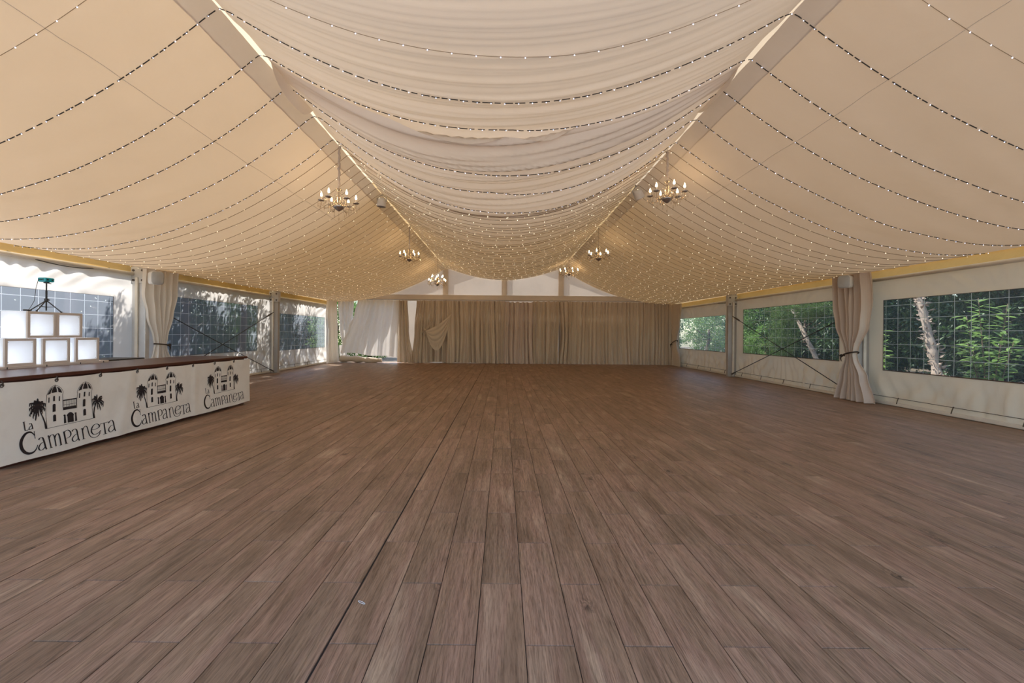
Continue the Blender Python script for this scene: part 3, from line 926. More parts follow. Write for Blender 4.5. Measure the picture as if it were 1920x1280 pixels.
# rolled canvas on the floor under the billowing curtain
root = empty('canvas_roll', (bx(680), 19.9, 0), 'rolled up canvas sidewall lying on the floor under the billowing curtain', 'canvas roll')
mb = MB(); pts = []; rr = []
for k in range(30):
    t = k/29; pts.append((lerp(-0.98, 0.98, t), 0.02*math.sin(t*8), 0.17+0.02*math.sin(t*6)-0.05*t)); rr.append(0.15+0.02*math.sin(t*19)+0.012*n1(t*14)-0.05*t**3)
mb.tube(pts, rr, 14); mb.build('roll', M_curtain, root, True)
mb = MB()
for k in range(60):
    pass
sp = [(-1.0, 0.02+ (0.01+0.0022*k)*math.cos(k*0.42), 0.17+(0.01+0.0022*k)*math.sin(k*0.42)) for k in range(58)]
mb.tube(sp, 0.008, 5); mb.build('roll_end', M_curtain_w, root, True)
# white cloth below the pointed curtain end
curtain('cloth_remnant', 'bright white cloth remnant hanging low by the garden gap', 'cloth', M_curtain_w, on_back(20.22), [(0.12, bx(637), bx(648), 1), (0.5, bx(635.5), bx(650), 1), (0.82, bx(634.5), bx(652), 1)], 2, 0.03, 16, 20, 33, base=(bx(643), 20.22, 0))

# ------------------------------------------------------------------ bar counter
CX, CY0, CY1, CZ = -5.17, 4.20, 8.38, 0.95
root = empty('bar_counter', (CX-0.55, (CY0+CY1)/2, 0), 'long dark wooden bar counter with a banner tied to its front', 'bar counter')
hl = (CY1-CY0)/2
mb = MB(); mb.bbox((-0.58, -hl, CZ-0.045), (0.58, hl, CZ), 0.006); mb.build('counter_top', M_wood_dark, root)
mb = MB(); mb.bbox((0.50, -hl+0.03, 0.0), (0.53, hl-0.03, CZ-0.045), 0.004); mb.build('front_panel', M_wood_dark, root)
for k in (-1, 1):
    mb = MB(); mb.bbox((-0.5, k*(hl-0.06)-0.015, 0.0), (0.50, k*(hl-0.06)+0.015, CZ-0.045), 0.004); mb.build('side_panel', M_wood_dark, root)
mb = MB(); mb.bbox((-0.5, -hl+0.08, 0.45), (0.50, hl-0.08, 0.475), 0.004); mb.build('shelf', M_wood_dark, root)

# banner
BX = -5.085
def bw(y, z):
    g = 0.0
    t = ((y-4.22) % 0.52)/0.52
    top = max(0, (z-0.55)/0.38)
    g += 0.020*math.sin(t*math.pi)*top
    g += 0.006*n2(y*1.2, z*1.5, 3.0) + 0.010*math.exp(-((y-5.62-(z-0.5)*0.25)/0.09)**2) + 0.010*math.exp(-((y-6.86)/0.07)**2)
    g += 0.012*(1-min(z/0.5,1))
    return g
def bz_top(y):
    t = ((y-4.22) % 0.52)/0.52
    return 0.903 - 0.007*math.sin(t*math.pi)
root = empty('banner', (BX, 6.2, 0.05), 'cream vinyl banner with three printed castle logos hung on the bar counter', 'banner')
BO = Vector((BX, 6.2, 0.05))
mb = MB()
mb.grid(200, 22, lambda a, b: (bw(lerp(4.20,8.36,a), lerp(0.05,0.90,b)), lerp(4.20,8.36,a)-6.2, lerp(0.055+0.012*n1(a*9), bz_top(lerp(4.20,8.36,a)), b)-0.05))
mb.build('sheet', M_banner, root, True)
k = 0
for k in range(9):
    yy = 4.22+0.52*k
    if yy > 8.3: break
    mb = MB(); gx = bw(yy, 0.87)
    mb.tube([(gx+0.004, yy-6.2+0.016*math.cos(a), 0.825+0.016*math.sin(a)) for a in [q*math.pi/5 for q in range(11)]], 0.006, 5, cap=False)
    gr = mb.build('grommet', M_bolt, root)
    mb = MB(); mb.tube([(gx+0.008, yy-6.2, 0.825), (gx+0.012, yy-6.2+0.004, 0.85), (gx+0.0, yy-6.2, 0.875)], 0.006, 5)
    mb.build('tie', M_tie, gr)

# ---- logo traced in banner coordinates (y along the banner, z up)
S1 = 220.0/1482.0
def LP(cx, cy):
    p = at_x(20+cx*S1, 690+cy*S1, BX+0.004)
    return (p.y, p.z)
def crom(P, n=7):
    if len(P) == 2: return [tuple(lerp(P[0][i], P[1][i], t/4) for i in (0,1)) for t in range(5)]
    Q = [P[0]] + list(P) + [P[-1]]; out = []
    for i in range(1, len(Q)-2):
        for k in range(n):
            t = k/n; a, b, c, d = Q[i-1], Q[i], Q[i+1], Q[i+2]
            out.append(tuple(0.5*(2*b[j] + (c[j]-a[j])*t + (2*a[j]-5*b[j]+4*c[j]-d[j])*t*t + (3*b[j]-a[j]-3*c[j]+d[j])*t**3) for j in (0,1)))
    out.append(P[-1]); return out
class Logo:
    def __init__(s, dy): s.mb = MB(); s.dy = dy; s.lift = 0.0035
    def pt(s, q):
        y, z = q[0]+s.dy, q[1]
        return (bw(y, z)+s.lift, y-6.2, z-0.05)
    def stroke(s, P, thick, thin=None, taper=False, curve=True, swell=None):
        pts = [LP(*p) for p in P]
        pts = crom(pts) if curve else [q for a, b in zip(pts, pts[1:]) for q in (a, tuple(lerp(a[i], b[i], .5) for i in (0,1)))] + [pts[-1]]
        thin = thick if thin is None else thin
        prev = None
        n = len(pts)
        for i, p in enumerate(pts):
            a, b = pts[max(i-1,0)], pts[min(i+1,n-1)]
            dx, dz = b[0]-a[0], b[1]-a[1]; l = math.hypot(dx, dz) or 1e-6
            w_ = thin + (thick-thin)*(abs(dz)/l)**1.6
            t = i/(n-1)
            if taper: w_ = thick*max(0.08, math.sin(math.pi*min(1,t*0.96+0.02))**0.6)
            if swell: w_ = thin + (thick-thin)*math.sin(math.pi*t)**1.3
            nx, nz = -dz/l*w_/2, dx/l*w_/2
            i0 = s.mb.vert(s.pt((p[0]+nx, p[1]+nz))); i1 = s.mb.vert(s.pt((p[0]-nx, p[1]-nz)))
            if prev: s.mb.face([prev[0], prev[1], i1, i0])
            prev = (i0, i1)
    def poly(s, P):
        s.mb.face([s.mb.vert(s.pt(LP(*p))) for p in P])
    def window(s, cx, y0, y1, w_):
        sl = -0.2*w_/2
        P = [(cx-w_/2, y1-sl), (cx-w_/2, y0+w_*0.4-sl)]
        for k in range(7):
            a = math.pi - math.pi*k/6
            P.append((cx+w_/2*math.cos(a), y0+w_*0.4-w_*0.4*math.sin(a)+sl*math.cos(a)))
        P.append((cx+w_/2, y1+sl))
        s.poly(P)
TK, TN = 0.0150, 0.0048
def lettering(dy, parent):
    g = Logo(dy)
    # L a
    g.stroke([(165,678),(180,790)], 0.011, curve=False); g.stroke([(150,684),(182,676)], 0.004, curve=False)
    g.stroke([(176,788),(222,778),(226,758)], 0.005)
    g.stroke([(232,710),(240,700),(256,698),(266,715),(272,745),(277,768)], 0.010, 0.004)
    g.stroke([(264,725),(245,735),(231,757),(238,776),(256,770),(272,752)], 0.008, 0.004)
    # C
    g.stroke([(302,888),(292,800)], 0.006, curve=False); g.stroke([(285,806),(300,796)], 0.005, curve=False)
    g.stroke([(296,850),(270,820),(235,808),(185,828),(145,880),(122,945),(130,1010),(165,1060),(220,1078),(275,1060),(312,1020),(332,968)], 0.031, 0.007, swell=True)
    # a
    g.stroke([(345,905),(362,882),(390,876),(405,900),(422,960),(432,1000),(444,1022)], 0.017, 0.005)
    g.stroke([(402,935),(370,955),(345,1000),(355,1032),(385,1033),(420,1000),(428,985)], 0.014, 0.005)
    # m
    g.stroke([(455,858),(470,850)], 0.005, curve=False)
    g.stroke([(470,850),(500,1005)], 0.013, curve=False); g.stroke([(480,1008),(520,998)], 0.005, curve=False)
    g.stroke([(477,885),(495,852),(522,838),(540,855),(552,910),(563,985)], 0.013, 0.005)
    g.stroke([(548,880),(562,845),(588,826),(605,845),(617,900),(628,972)], 0.016, 0.005); g.stroke([(608,975),(640,966)], 0.005, curve=False)
    # P
    g.stroke([(655,808),(668,800)], 0.005, curve=False)
    g.stroke([(665,800),(692,952)], 0.017, curve=False); g.stroke([(672,957),(715,946)], 0.005, curve=False)
    g.stroke([(668,815),(690,790),(722,782),(748,805),(752,840),(732,870),(695,886)], 0.015, 0.005)
    # a
    g.stroke([(768,800),(785,778),(812,768),(830,788),(842,850),(850,890),(862,912)], 0.016, 0.005)
    g.stroke([(828,830),(798,850),(772,890),(780,920),(808,922),(842,890),(846,876)], 0.014, 0.005)
    # n with the swash running under the e
    g.stroke([(882,768),(898,758),(916,895)], 0.015, 0.006, curve=False); g.stroke([(900,898),(938,890)], 0.005, curve=False)
    g.stroke([(902,800),(915,758),(940,732),(962,745),(975,800),(990,845),(1020,872),(1065,872),(1105,845),(1125,810)], 0.012, 0.005)
    # e
    g.stroke([(1022,780),(1070,768),(1110,745),(1112,718),(1085,704),(1050,715),(1022,755),(1015,800),(1035,832),(1072,832),(1110,810),(1132,785)], 0.017, 0.005)
    # T
    g.stroke([(1175,690),(1190,828)], 0.016, curve=False); g.stroke([(1128,705),(1226,678)], 0.006, curve=False)
    g.stroke([(1130,700),(1126,722)], 0.006, curve=False); g.stroke([(1226,674),(1232,698)], 0.006, curve=False); g.stroke([(1160,835),(1212,822)], 0.005, curve=False)
    # a
    g.stroke([(1235,690),(1250,668),(1275,658),(1290,680),(1298,735),(1304,770),(1314,790)], 0.016, 0.005)
    g.stroke([(1286,715),(1255,732),(1232,770),(1240,800),(1264,802),(1292,772),(1300,756)], 0.014, 0.005)
    return g.mb.build('lettering', M_ink, parent)
def castle(dy, parent):
    g = Logo(dy); ln = 0.0042
    # left tower
    g.stroke([(445,348),(458,322),(472,292),(502,248),(532,226),(560,216),(598,226),(628,248),(652,280),(660,306)], ln)
    g.stroke([(445,348),(450,372),(442,470),(446,620),(456,760)], ln, curve=False)
    g.stroke([(660,306),(652,330),(656,400),(660,500)], ln, curve=False)
    g.poly([(460,338),(475,302),(505,258),(545,230),(520,262),(505,295),(500,322)])
    g.poly([(512,314),(520,272),(545,235),(560,222),(572,240),(582,270),(584,302)])
    g.poly([(602,302),(596,262),(578,232),(610,246),(636,278),(646,310)])
    g.poly([(552,222),(560,206),(568,221)])
    g.window(480,370,436,13); g.window(547,350,416,22); g.window(614,352,414,14); g.window(548,450,550,38); g.window(553,585,670,38)
    # right tower
    g.stroke([(832,298),(845,262),(866,224),(898,188),(935,174),(978,188),(1006,216),(1022,246),(1027,264)], ln)
    g.stroke([(832,298),(840,318),(832,400),(836,500)], ln, curve=False)
    g.stroke([(1027,264),(1018,290),(1024,390),(1042,630)], ln, curve=False)
    g.poly([(848,286),(862,246),(888,206),(915,190),(898,226),(890,270)])
    g.poly([(904,262),(910,222),(922,192),(935,178),(950,198),(962,225),(966,256)])
    g.poly([(982,252),(972,216),(955,188),(985,206),(1004,232),(1014,262)])
    g.poly([(928,182),(935,164),(942,180)])
    g.window(865,314,376,14); g.window(928,297,357,20); g.window(990,300,352,13); g.window(928,388,482,32); g.window(935,514,596,33)
    # balcony
    g.poly([(652,402),(828,373),(830,388),(654,416)])
    g.poly([(660,496),(830,466),(832,502),(662,530)])
    for k in range(9):
        t = k/8; x = lerp(662,826,t); g.stroke([(x, lerp(414,388,t)), (x+1, lerp(496,466,t))], 0.0055 if k in (0,8) else 0.0032, curve=False)
    g.stroke([(660,466),(828,438)], 0.0035, curve=False)
    # door and its columns
    g.poly([(718,688),(716,612),(706,596),(716,580),(732,562),(752,553),(775,558),(790,572),(798,584),(792,600),(795,672)])
    g.poly([(670,696),(672,606),(664,600),(668,588),(684,584),(694,592),(692,602),(700,690)])
    g.poly([(812,668),(812,576),(806,570),(810,560),(824,557),(834,562),(830,574),(838,662)])
    g.stroke([(456,762),(1044,632)], ln, curve=False)
    o = g.mb.build('castle_emblem', M_ink, parent)
    def palm(base, top, ends, wid, trunk):
        p = Logo(dy); p.lift = 0.0040
        p.poly(trunk)
        for (x, y) in ends:
            mx, my = lerp(top[0], x, .5), lerp(top[1], y, .5) - 22
            p.stroke([top, (mx, my), (x, y)], wid, taper=True)
            # leaflets hanging from the frond
            for t in (0.45, 0.65, 0.85):
                qx, qy = lerp(top[0], x, t), lerp(top[1], y, t)-16*math.sin(math.pi*t)
                sx = 1 if x > top[0] else -1
                p.stroke([(qx, qy), (qx+sx*5, qy+16), (qx+sx*3, qy+38)], wid*0.55, taper=True)
        p.mb.build('palm_print', M_ink, o)
    palm((445,765), (338,490), [(330,382),(285,410),(224,452),(228,520),(235,600),(280,630),(315,660),(350,600),(402,560),(436,520),(442,452),(405,420),(362,420),(250,560)], 0.019,
         [(430,768),(420,690),(396,620),(370,560),(350,500),(362,500),(384,560),(412,615),(440,690),(460,764)])
    palm((1052,632), (1092,425), [(1090,330),(1056,352),(1160,352),(1182,430),(1176,470),(1138,518),(1100,506),(1060,500),(1030,460),(1022,398),(1150,380)], 0.016,
         [(1038,632),(1042,570),(1052,500),(1075,440),(1086,440),(1068,500),(1058,570),(1066,630)])
    return o
for dy in (0.0, 1.312, 2.70):
    lettering(dy, root); castle(dy, root)

# ------------------------------------------------------------------ service table behind the counter, light boxes, tripod
root = empty('service_table', (-6.80, 5.85, 0), 'white topped service table standing behind the bar counter', 'table')
mb = MB(); mb.bbox((-0.45, -1.62, 0.915), (0.45, 1.62, 0.945), 0.005); mb.build('table_top', M_white, root)
for sx in (-0.38, 0.38):
    for sy in (-1.5, 1.5):
        mb = MB(); mb.bbox((sx-0.025, sy-0.025, 0), (sx+0.025, sy+0.025, 0.915), 0.004); mb.build('leg', M_alu, root)
mb = MB(); mb.bbox((-0.28, -0.50, 0), (0.28, 0.50, 0.022), 0.006); mb.box((-0.26,-0.02,0.022),(0.26,0.02,0.026))
tag(mb.build('folded_case', M_black, None, False, (-6.66, 6.92, 0.945)), 'flat dark case lying on the white table behind the counter', 'case')
root = empty('display_plinth', (-6.37, 5.78, 0.945), 'thin tan plinth board carrying the stacked light boxes', 'plinth')
mb = MB(); mb.bbox((-0.19, -0.72, 0), (0.20, 0.74, 0.035), 0.004); mb.build('board', M_frame_tan, root)
for sy in (-0.6, -0.15, 0.3, 0.65):
    mb = MB(); mb.box((0.195, sy-0.004, 0.004), (0.204, sy+0.004, 0.03)); mb.build('board_joint', M_black, root)

SB = 0.352
def light_box(x_front, y0, z0, label, group):
    root = empty('light_box', (x_front-SB/2, y0+SB/2, z0), label, 'light box', group)
    h = SB/2; fw = 0.032
    # tan front frame, opened in the middle
    mb = MB()
    for (a, b) in (((-h,0),(h,fw)), ((-h,SB-fw),(h,SB)), ((-h,fw),(-h+fw,SB-fw)), ((h-fw,fw),(h,SB-fw))):
        mb.box((h-0.022, a[0], a[1]), (h, b[0], b[1]))
    mb.build('front_frame', M_frame_tan, root)
    mb = MB(); mb.box((h-0.018, -h+fw-0.003, fw-0.003), (h-0.012, h-fw+0.003, SB-fw+0.003)); mb.build('front_panel', M_acrylic, root)
    for k in (-1, 1):
        mb = MB(); mb.box((-h, k*(h-0.004)-0.004, 0.001), (h-0.022, k*(h-0.004)+0.004, SB-0.001)); mb.build('side_panel', M_acrylic, root)
    mb = MB(); mb.box((-h, -h+0.01, SB-0.008), (h-0.022, h-0.01, SB-0.001)); mb.build('top_panel', M_acrylic, root)
    mb = MB(); mb.box((-h, -h+0.01, 0.001), (h-0.022, h-0.01, 0.008)); mb.build('bottom_panel', M_acrylic, root)
    for (yy, zz) in ((-h+fw+0.012, fw+0.02), (h-fw-0.012, fw+0.02), (h-fw-0.012, SB-fw-0.02), (-h+fw+0.012, SB-fw-0.02)):
        mb = MB(); mb.lathe([(0.003,0),(0.003,0.003)], 6, (h-0.012, yy, zz), M=Matrix.Rotation(R(90), 4, 'Y'))
        mb.build('panel_screw', M_bolt, root)
    ld = bpy.data.lights.new('box_fill', 'POINT'); ld.energy = 3.0; ld.color = (0.86, 0.93, 1.0); ld.shadow_soft_size = 0.03  # unseen point lamp added inside the box to brighten its acrylic panels
    lo = bpy.data.objects.new('box_fill', ld); col.objects.link(lo); lo.parent = root; lo.location = (-0.05, -0.09, 0.09)
    return root
G = 'white light boxes stacked behind the bar'
ZB = 0.981
light_box(-6.19, 5.17, ZB, 'white tan framed light box on the plinth, bottom row, closest to the camera', G)
light_box(-6.19, 5.60, ZB, 'white tan framed light box in the middle of the bottom row', G)
light_box(-6.19, 6.03, ZB, 'white tan framed light box in the bottom row, nearest the white tent post', G)
light_box(-6.20, 5.425, ZB+SB+0.003, 'white tan framed light box in the top row, under the trailing cable', G)
light_box(-6.20, 5.781, ZB+SB+0.003, 'white tan framed light box in the top row, under the tripod foot', G)

TZ = ZB+2*SB+0.006
tp = Vector((-6.37, 5.80, TZ))
root = empty('tripod', tp, 'small black tripod standing on the top light boxes', 'tripod')
mb = MB(); mb.tube([(0,0,0.02),(0,0,0.14)], 0.008, 8); mb.tube([(0,0,0.14),(0,0,0.30)], 0.011, 8); mb.tube([(0,0,0.30),(0,0,0.415)], 0.008, 8); mb.build('centre_pole', M_black, root)
mb = MB(); mb.lathe([(0.016,0.155),(0.022,0.16),(0.022,0.185),(0.016,0.19)], 10); mb.tube([(0.0,0.02,0.172),(0,0.045,0.172)], 0.008, 6); mb.build('collar', M_black, root)
mb = MB(); mb.lathe([(0.006,0.40),(0.03,0.405),(0.03,0.418),(0.006,0.42)], 10); mb.tube([(0,0.01,0.408),(0,0.06,0.404)], 0.006, 6); mb.build('mount_plate', M_black, root)
for a in (R(95), R(215), R(335)):
    e = Vector((0.19*math.cos(a), 0.19*math.sin(a), 0.008))
    if a < R(100): e = Vector((0.0, 0.20, 0.008))
    elif a < R(220): e = Vector((0.08, -0.19, 0.008))
    else: e = Vector((-0.13, -0.10, 0.008))
    mb = MB(); mb.tube([(0,0,0.165), e*0.5+Vector((0,0,0.083)), e], 0.007, 6)
    lg = mb.build('leg', M_black, root)
    mb = MB(); mb.tube([(0,0,0.07), e*0.55+Vector((0,0,0.075-0.0))], 0.004, 5); mb.build('strut', M_black, lg)
    mb = MB(); mb.lathe([(0.011,-0.008),(0.012,0.0),(0.009,0.012)], 8, e); mb.build('rubber_foot', M_black, lg)
root = empty('laser_projector', tp+Vector((0,0,0.42)), 'small teal party laser projector mounted on the tripod', 'projector')
mb = MB(); mb.bbox((-0.06, -0.062, 0.0), (0.05, 0.062, 0.058), 0.008); mb.build('case', M_teal, root)
mb = MB()
for yy in (-0.03, 0.03): mb.lathe([(0.011,0),(0.011,0.004)], 10, (0.05, yy, 0.03), M=Matrix.Rotation(R(90), 4, 'Y'))
mb.build('lens', M_black, root)
mb = MB()
for k in range(5): mb.box((-0.04+k*0.015, -0.064, 0.015), (-0.034+k*0.015, -0.0615, 0.043))
mb.build('vent_slot', M_black, root)
root = empty('power_cable', tp+Vector((0,-0.06,0.45)), 'thin dark cable with an adapter hanging from the teal projector', 'cable')
b0 = tp+Vector((0,-0.06,0.45))
P = [Vector((0,-0.062,0.45)), Vector((0.02,-0.12,0.44)), Vector((0.03,-0.16,0.30)), Vector((0.05,-0.19,0.15)), Vector((0.08,-0.26,0.06)), Vector((0.14,-0.34,0.016)), Vector((0.16,-0.41,0.012))]
P2 = [Vector((0.16,-0.31,0.012)), Vector((0.16,-0.40,0.014))]
mb = MB(); mb.tube([p+tp-b0 for p in P], 0.003, 5); mb.build('lead', M_black, root, True)
mb = MB(); mb.bbox((0.13,-0.40,0.0), (0.155,-0.31,0.018), 0.004); mb2 = MB(); mb2.v = [tuple(Vector(p)+tp-b0+Vector((0,0,0.001))) for p in mb.v]; mb2.f = mb.f; mb2.m = mb.m
mb2.build('adapter', M_black, root)

# ------------------------------------------------------------------ chandeliers
def chandelier(loc, drop, tiers, label, sleeve=True, rot=0.0, scale=1.0):
    """loc: hook on the drape rail; drop: length of the chain; tiers: (arms, radius, dz)"""
    root = empty('chandelier', loc, label, 'chandelier')
    z = -drop
    mb = MB()
    if sleeve:
        pts = [(0.006*math.sin(k*1.3), 0.006*math.cos(k*1.7), -drop*k/24) for k in range(25)]
        mb.tube(pts, [0.020+0.006*math.sin(k*2.1) for k in range(25)], 7); mb.build('chain_sleeve', M_sleeve, root, True)
    else:
        mb.tube([(0,0,0),(0,0,-drop)], 0.006, 6); mb.build('hanging_rod', M_metal, root)
    mb = MB(); mb.tube([(0.03*math.cos(a), 0, 0.0+0.03*math.sin(a)) for a in [q*math.pi/6 for q in range(13)]], 0.006, 5, cap=False); mb.build('hook', M_bolt, root)
    # turned glass column
    H0 = 0.34*scale
    mb = MB()
    prof = [(0.010,0),(0.045,-0.015),(0.050,-0.03),(0.018,-0.05),(0.016,-0.10),(0.032,-0.13),(0.038,-0.16),(0.022,-0.20),(0.020,-0.24),(0.060,-0.285),(0.075,-0.31),(0.02,-0.335)]
    mb.lathe([(r*scale, q*scale) for r, q in prof], 14, (0,0,z)); mb.build('column', M_glass, root, True)
    mb = MB(); mb.tube([(0,0,z),(0,0,z-0.34*scale)], 0.007*scale, 6); mb.build('stem', M_metal, root)
    mb = MB(); mb.lathe([(0.012*scale,-0.39*scale),(0.035*scale,-0.375*scale),(0.085*scale,-0.335*scale),(0.105*scale,-0.30*scale),(0.06*scale,-0.295*scale)], 16, (0,0,z)); mb.build('bowl', M_metal, root, True)
    drops = MB()
    def prism(p, l, r=0.011):
        drops.tube([p, p-Vector((0,0,l*0.35))], 0.002, 4)
        drops.octa((p.x, p.y, p.z-l*0.35-0.012), 0.009, 0.010)
        o = len(drops.v); q = p-Vector((0,0,l*0.45))
        drops.octa((q.x, q.y, q.z-l*0.28), r, l*0.30)
    tip = Vector((0,0,z-0.39*scale)); prism(tip, 0.17*scale, 0.016)
    for ti, (n, Rr, dz) in enumerate(tiers):
        for k in range(n):
            a = rot + 2*math.pi*k/n + ti*0.3
            d = Vector((math.cos(a), math.sin(a), 0)); zc = z-0.27*scale+dz
            end = d*Rr + Vector((0,0,zc+0.03))
            mb = MB()
            pts = [d*0.04*scale+Vector((0,0,zc-0.02)), d*Rr*0.30+Vector((0,0,zc+0.025)), d*Rr*0.52+Vector((0,0,zc-0.055)), d*Rr*0.78+Vector((0,0,zc-0.085)), d*Rr*0.96+Vector((0,0,zc-0.045)), end]
            P = []
            for i in range(len(pts)-1):
                p0, p1, p2, p3 = pts[max(i-1,0)], pts[i], pts[i+1], pts[min(i+2,len(pts)-1)]
                for q in range(4):
                    t = q/4; P.append(0.5*((2*p1)+(p2-p0)*t+(2*p0-5*p1+4*p2-p3)*t*t+(3*p1-p0-3*p2+p3)*t**3))
            P.append(pts[-1])
            mb.tube(P, 0.0095*scale, 7)
            arm = mb.build('arm', M_glass, root, True)
            mb = MB(); mb.lathe([(0.012*scale,-0.006),(0.04*scale,0.0),(0.058*scale,0.014),(0.052*scale,0.016),(0.016*scale,0.008)], 12, end); mb.build('drip_cup', M_metal if ti == 0 and k % 1 == 0 else M_glass, arm, True)
            mb = MB(); mb.tube([end, end+Vector((0,0,0.075))], 0.0125*scale, 8); mb.build('candle', M_candle, arm)
            mb = MB(); mb.lathe([(0.009,0.075),(0.016,0.086),(0.0185,0.098),(0.013,0.122),(0.006,0.142),(0.001,0.158)], 8, end); mb.build('flame_bulb', M_bulb, arm, True)
            for q in range(5):
                b = a + 2*math.pi*q/5
                prism(end+Vector((0.052*scale*math.cos(b), 0.052*scale*math.sin(b), 0.008)), 0.15*scale*(0.8+0.3*(q % 2)))
            prism(d*Rr*0.6+Vector((0,0,zc-0.08)), 0.12*scale)
            # bead strand from the crown to the arm
            if ti == 0:
                mb = MB(); a0 = Vector((0,0,z-0.03))+d*0.045; b0_ = d*Rr*0.55+Vector((0,0,zc-0.03))
                for q in range(13):
                    t = q/12; p = a0.lerp(b0_, t) - Vector((0,0,0.05*math.sin(math.pi*t)))
                    mb.octa(p, 0.008*scale)
                mb.build('bead_strand', M_glass, root, True)
    tag(drops.build('crystal_drops', M_glass, root), kind='stuff')
    return root
HX = 2.82
chandelier((-HX, 7.10, 4.62), 0.72, [(6, 0.275, 0)], 'six-candle crystal chandelier nearest the camera on the bar counter side', True, 0.3)
chandelier((-HX, 12.45, 4.62), 0.66, [(6, 0.27, 0)], 'six-candle crystal chandelier second along the bar counter side rail', True, 0.15)
chandelier((-HX, 17.75, 4.62), 0.78, [(6, 0.37, 0), (6, 0.25, 0.16)], 'two-tier crystal chandelier on a thin rod near the back gable', False, 0.5)
chandelier((HX, 7.20, 4.62), 0.50, [(6, 0.28, 0)], 'six-candle crystal chandelier nearest the camera on the rail opposite the counter', True, 0.55)
chandelier((HX, 12.35, 4.62), 0.60, [(6, 0.29, 0)], 'six-candle crystal chandelier second along the rail opposite the counter', False, 0.1)
chandelier((HX, 17.9, 4.62), 0.28, [(8, 0.40, 0)], 'wide eight-candle crystal chandelier hung close to the far end of its rail', True, 0.2)

# ------------------------------------------------------------------ loudspeakers
def rail_speaker(loc, label, tilt):
    root = empty('pendant_speaker', loc, label, 'loudspeaker')
    root.rotation_euler = tilt
    mb = MB(); mb.lathe([(0.07,0.0),(0.088,0.012),(0.098,-0.05),(0.105,-0.17),(0.100,-0.185),(0.092,-0.187)][0:1]+[(0.088,-0.012),(0.098,-0.06),(0.108,-0.18),(0.104,-0.192)], 20, (0,0,-0.07)); mb.build('body', M_white, root, True)
    mb = MB(); mb.lathe([(0.100,-0.190),(0.098,-0.196),(0.03,-0.200)], 20, (0,0,-0.07)); mb.build('grille', M_grille, root, True)
    mb = MB()
    for k in (-1, 1): mb.tube([(k*0.10,0,-0.15),(k*0.112,0,-0.06),(k*0.03,0,-0.012),(0,0,0.0)], 0.011, 6)
    mb.tube([(0,0,0.0),(0,0,0.05)], 0.014, 6)
    mb.build('bracket', M_grey, root, True)
rail_speaker((-2.80, 9.55, 4.60), 'white pendant loudspeaker on the counter-side rail', (0.05, 0.08, 0))
rail_speaker((2.80, 8.85, 4.60), 'white pendant loudspeaker on the rail opposite the counter', (0.35, -0.5, 0))
def wall_speaker(sgn, loc, label):
    root = empty('wall_speaker', loc, label, 'loudspeaker')
    mb = MB()
    def ring(x, w_, h_, n=20):
        out = []
        for k in range(n):
            a = 2*math.pi*k/n
            ca, sa = math.cos(a), math.sin(a)
            out.append((x, w_*math.copysign(abs(ca)**0.45, ca), h_*math.copysign(abs(sa)**0.45, sa)))
        return out
    rings = [ring(0, 0.09, 0.11), ring(-sgn*0.02, 0.115, 0.135), ring(-sgn*0.15, 0.125, 0.145), ring(-sgn*0.19, 0.115, 0.135)]
    idx = []
    for r_ in rings: idx.append([mb.vert(p) for p in r_])
    for A, B in zip(idx, idx[1:]):
        for k in range(20): mb.face([A[k], A[(k+1)%20], B[(k+1)%20], B[k]])
    mb.face(idx[0])
    mb.build('cabinet', M_white, root, True)
    mb = MB(); A = [mb.vert(p) for p in ring(-sgn*0.188, 0.114, 0.134)]; B = [mb.vert(p) for p in ring(-sgn*0.205, 0.095, 0.115)]
    for k in range(20): mb.face([A[k], A[(k+1)%20], B[(k+1)%20], B[k]])
    mb.face(B); mb.build('grille', M_grey, root, True)
    mb = MB(); mb.box((0, -0.03, -0.03), (sgn*0.06, 0.03, 0.03)); mb.build('bracket', M_grey, root)
    root.rotation_euler = (0, 0, sgn*0.5)
wall_speaker(-1, (-7.60, 9.04, 2.58), 'white loudspeaker fixed to the pale post above the white tied curtain')
wall_speaker(1, (7.68, 9.28, 2.66), 'white loudspeaker peeping out between the folds of the large tied curtain')

# loose cables in the eave gap
for i, (sgn, y, lab) in enumerate(((-1, 7.8, 'thin dark cable looping down in the eave gap above the light boxes'), (1, 15.4, 'thin dark cable sagging in the eave gap left of the cross braced window'))):
    mb = MB()
    P = [(sgn*(8.24-0.07*math.sin(math.pi*k/12)), y-0.9+1.8*k/12, 2.745-0.11*math.sin(math.pi*k/12)) for k in range(13)]
    mb.tube([(p[0]-sgn*8.12, p[1]-y, p[2]-2.8) for p in P], 0.009, 5)
    tag(mb.build('loose_cable', M_cable, None, True, (sgn*8.12, y, 2.8)), lab, 'cable')

# white plastic loop on the floor
mb = MB(); p = at_y(678, 1133, F_PX*H/(1133-625))
P = []
for k in range(15):
    a = 2*math.pi*k/14
    P.append((0.016*math.cos(a)*1.0+0.0, 0.0, 0.0)) if False else P.append((0.022*math.cos(a), 0.006*math.sin(a)-0.012*math.cos(a), 0.003))
mb.tube(P, 0.0016, 5, cap=False)
tag(mb.build('plastic_loop', M_white, None, True, (p.x, p.y, 0.002)), 'tiny white plastic loop lying on the floor planks', 'loop')

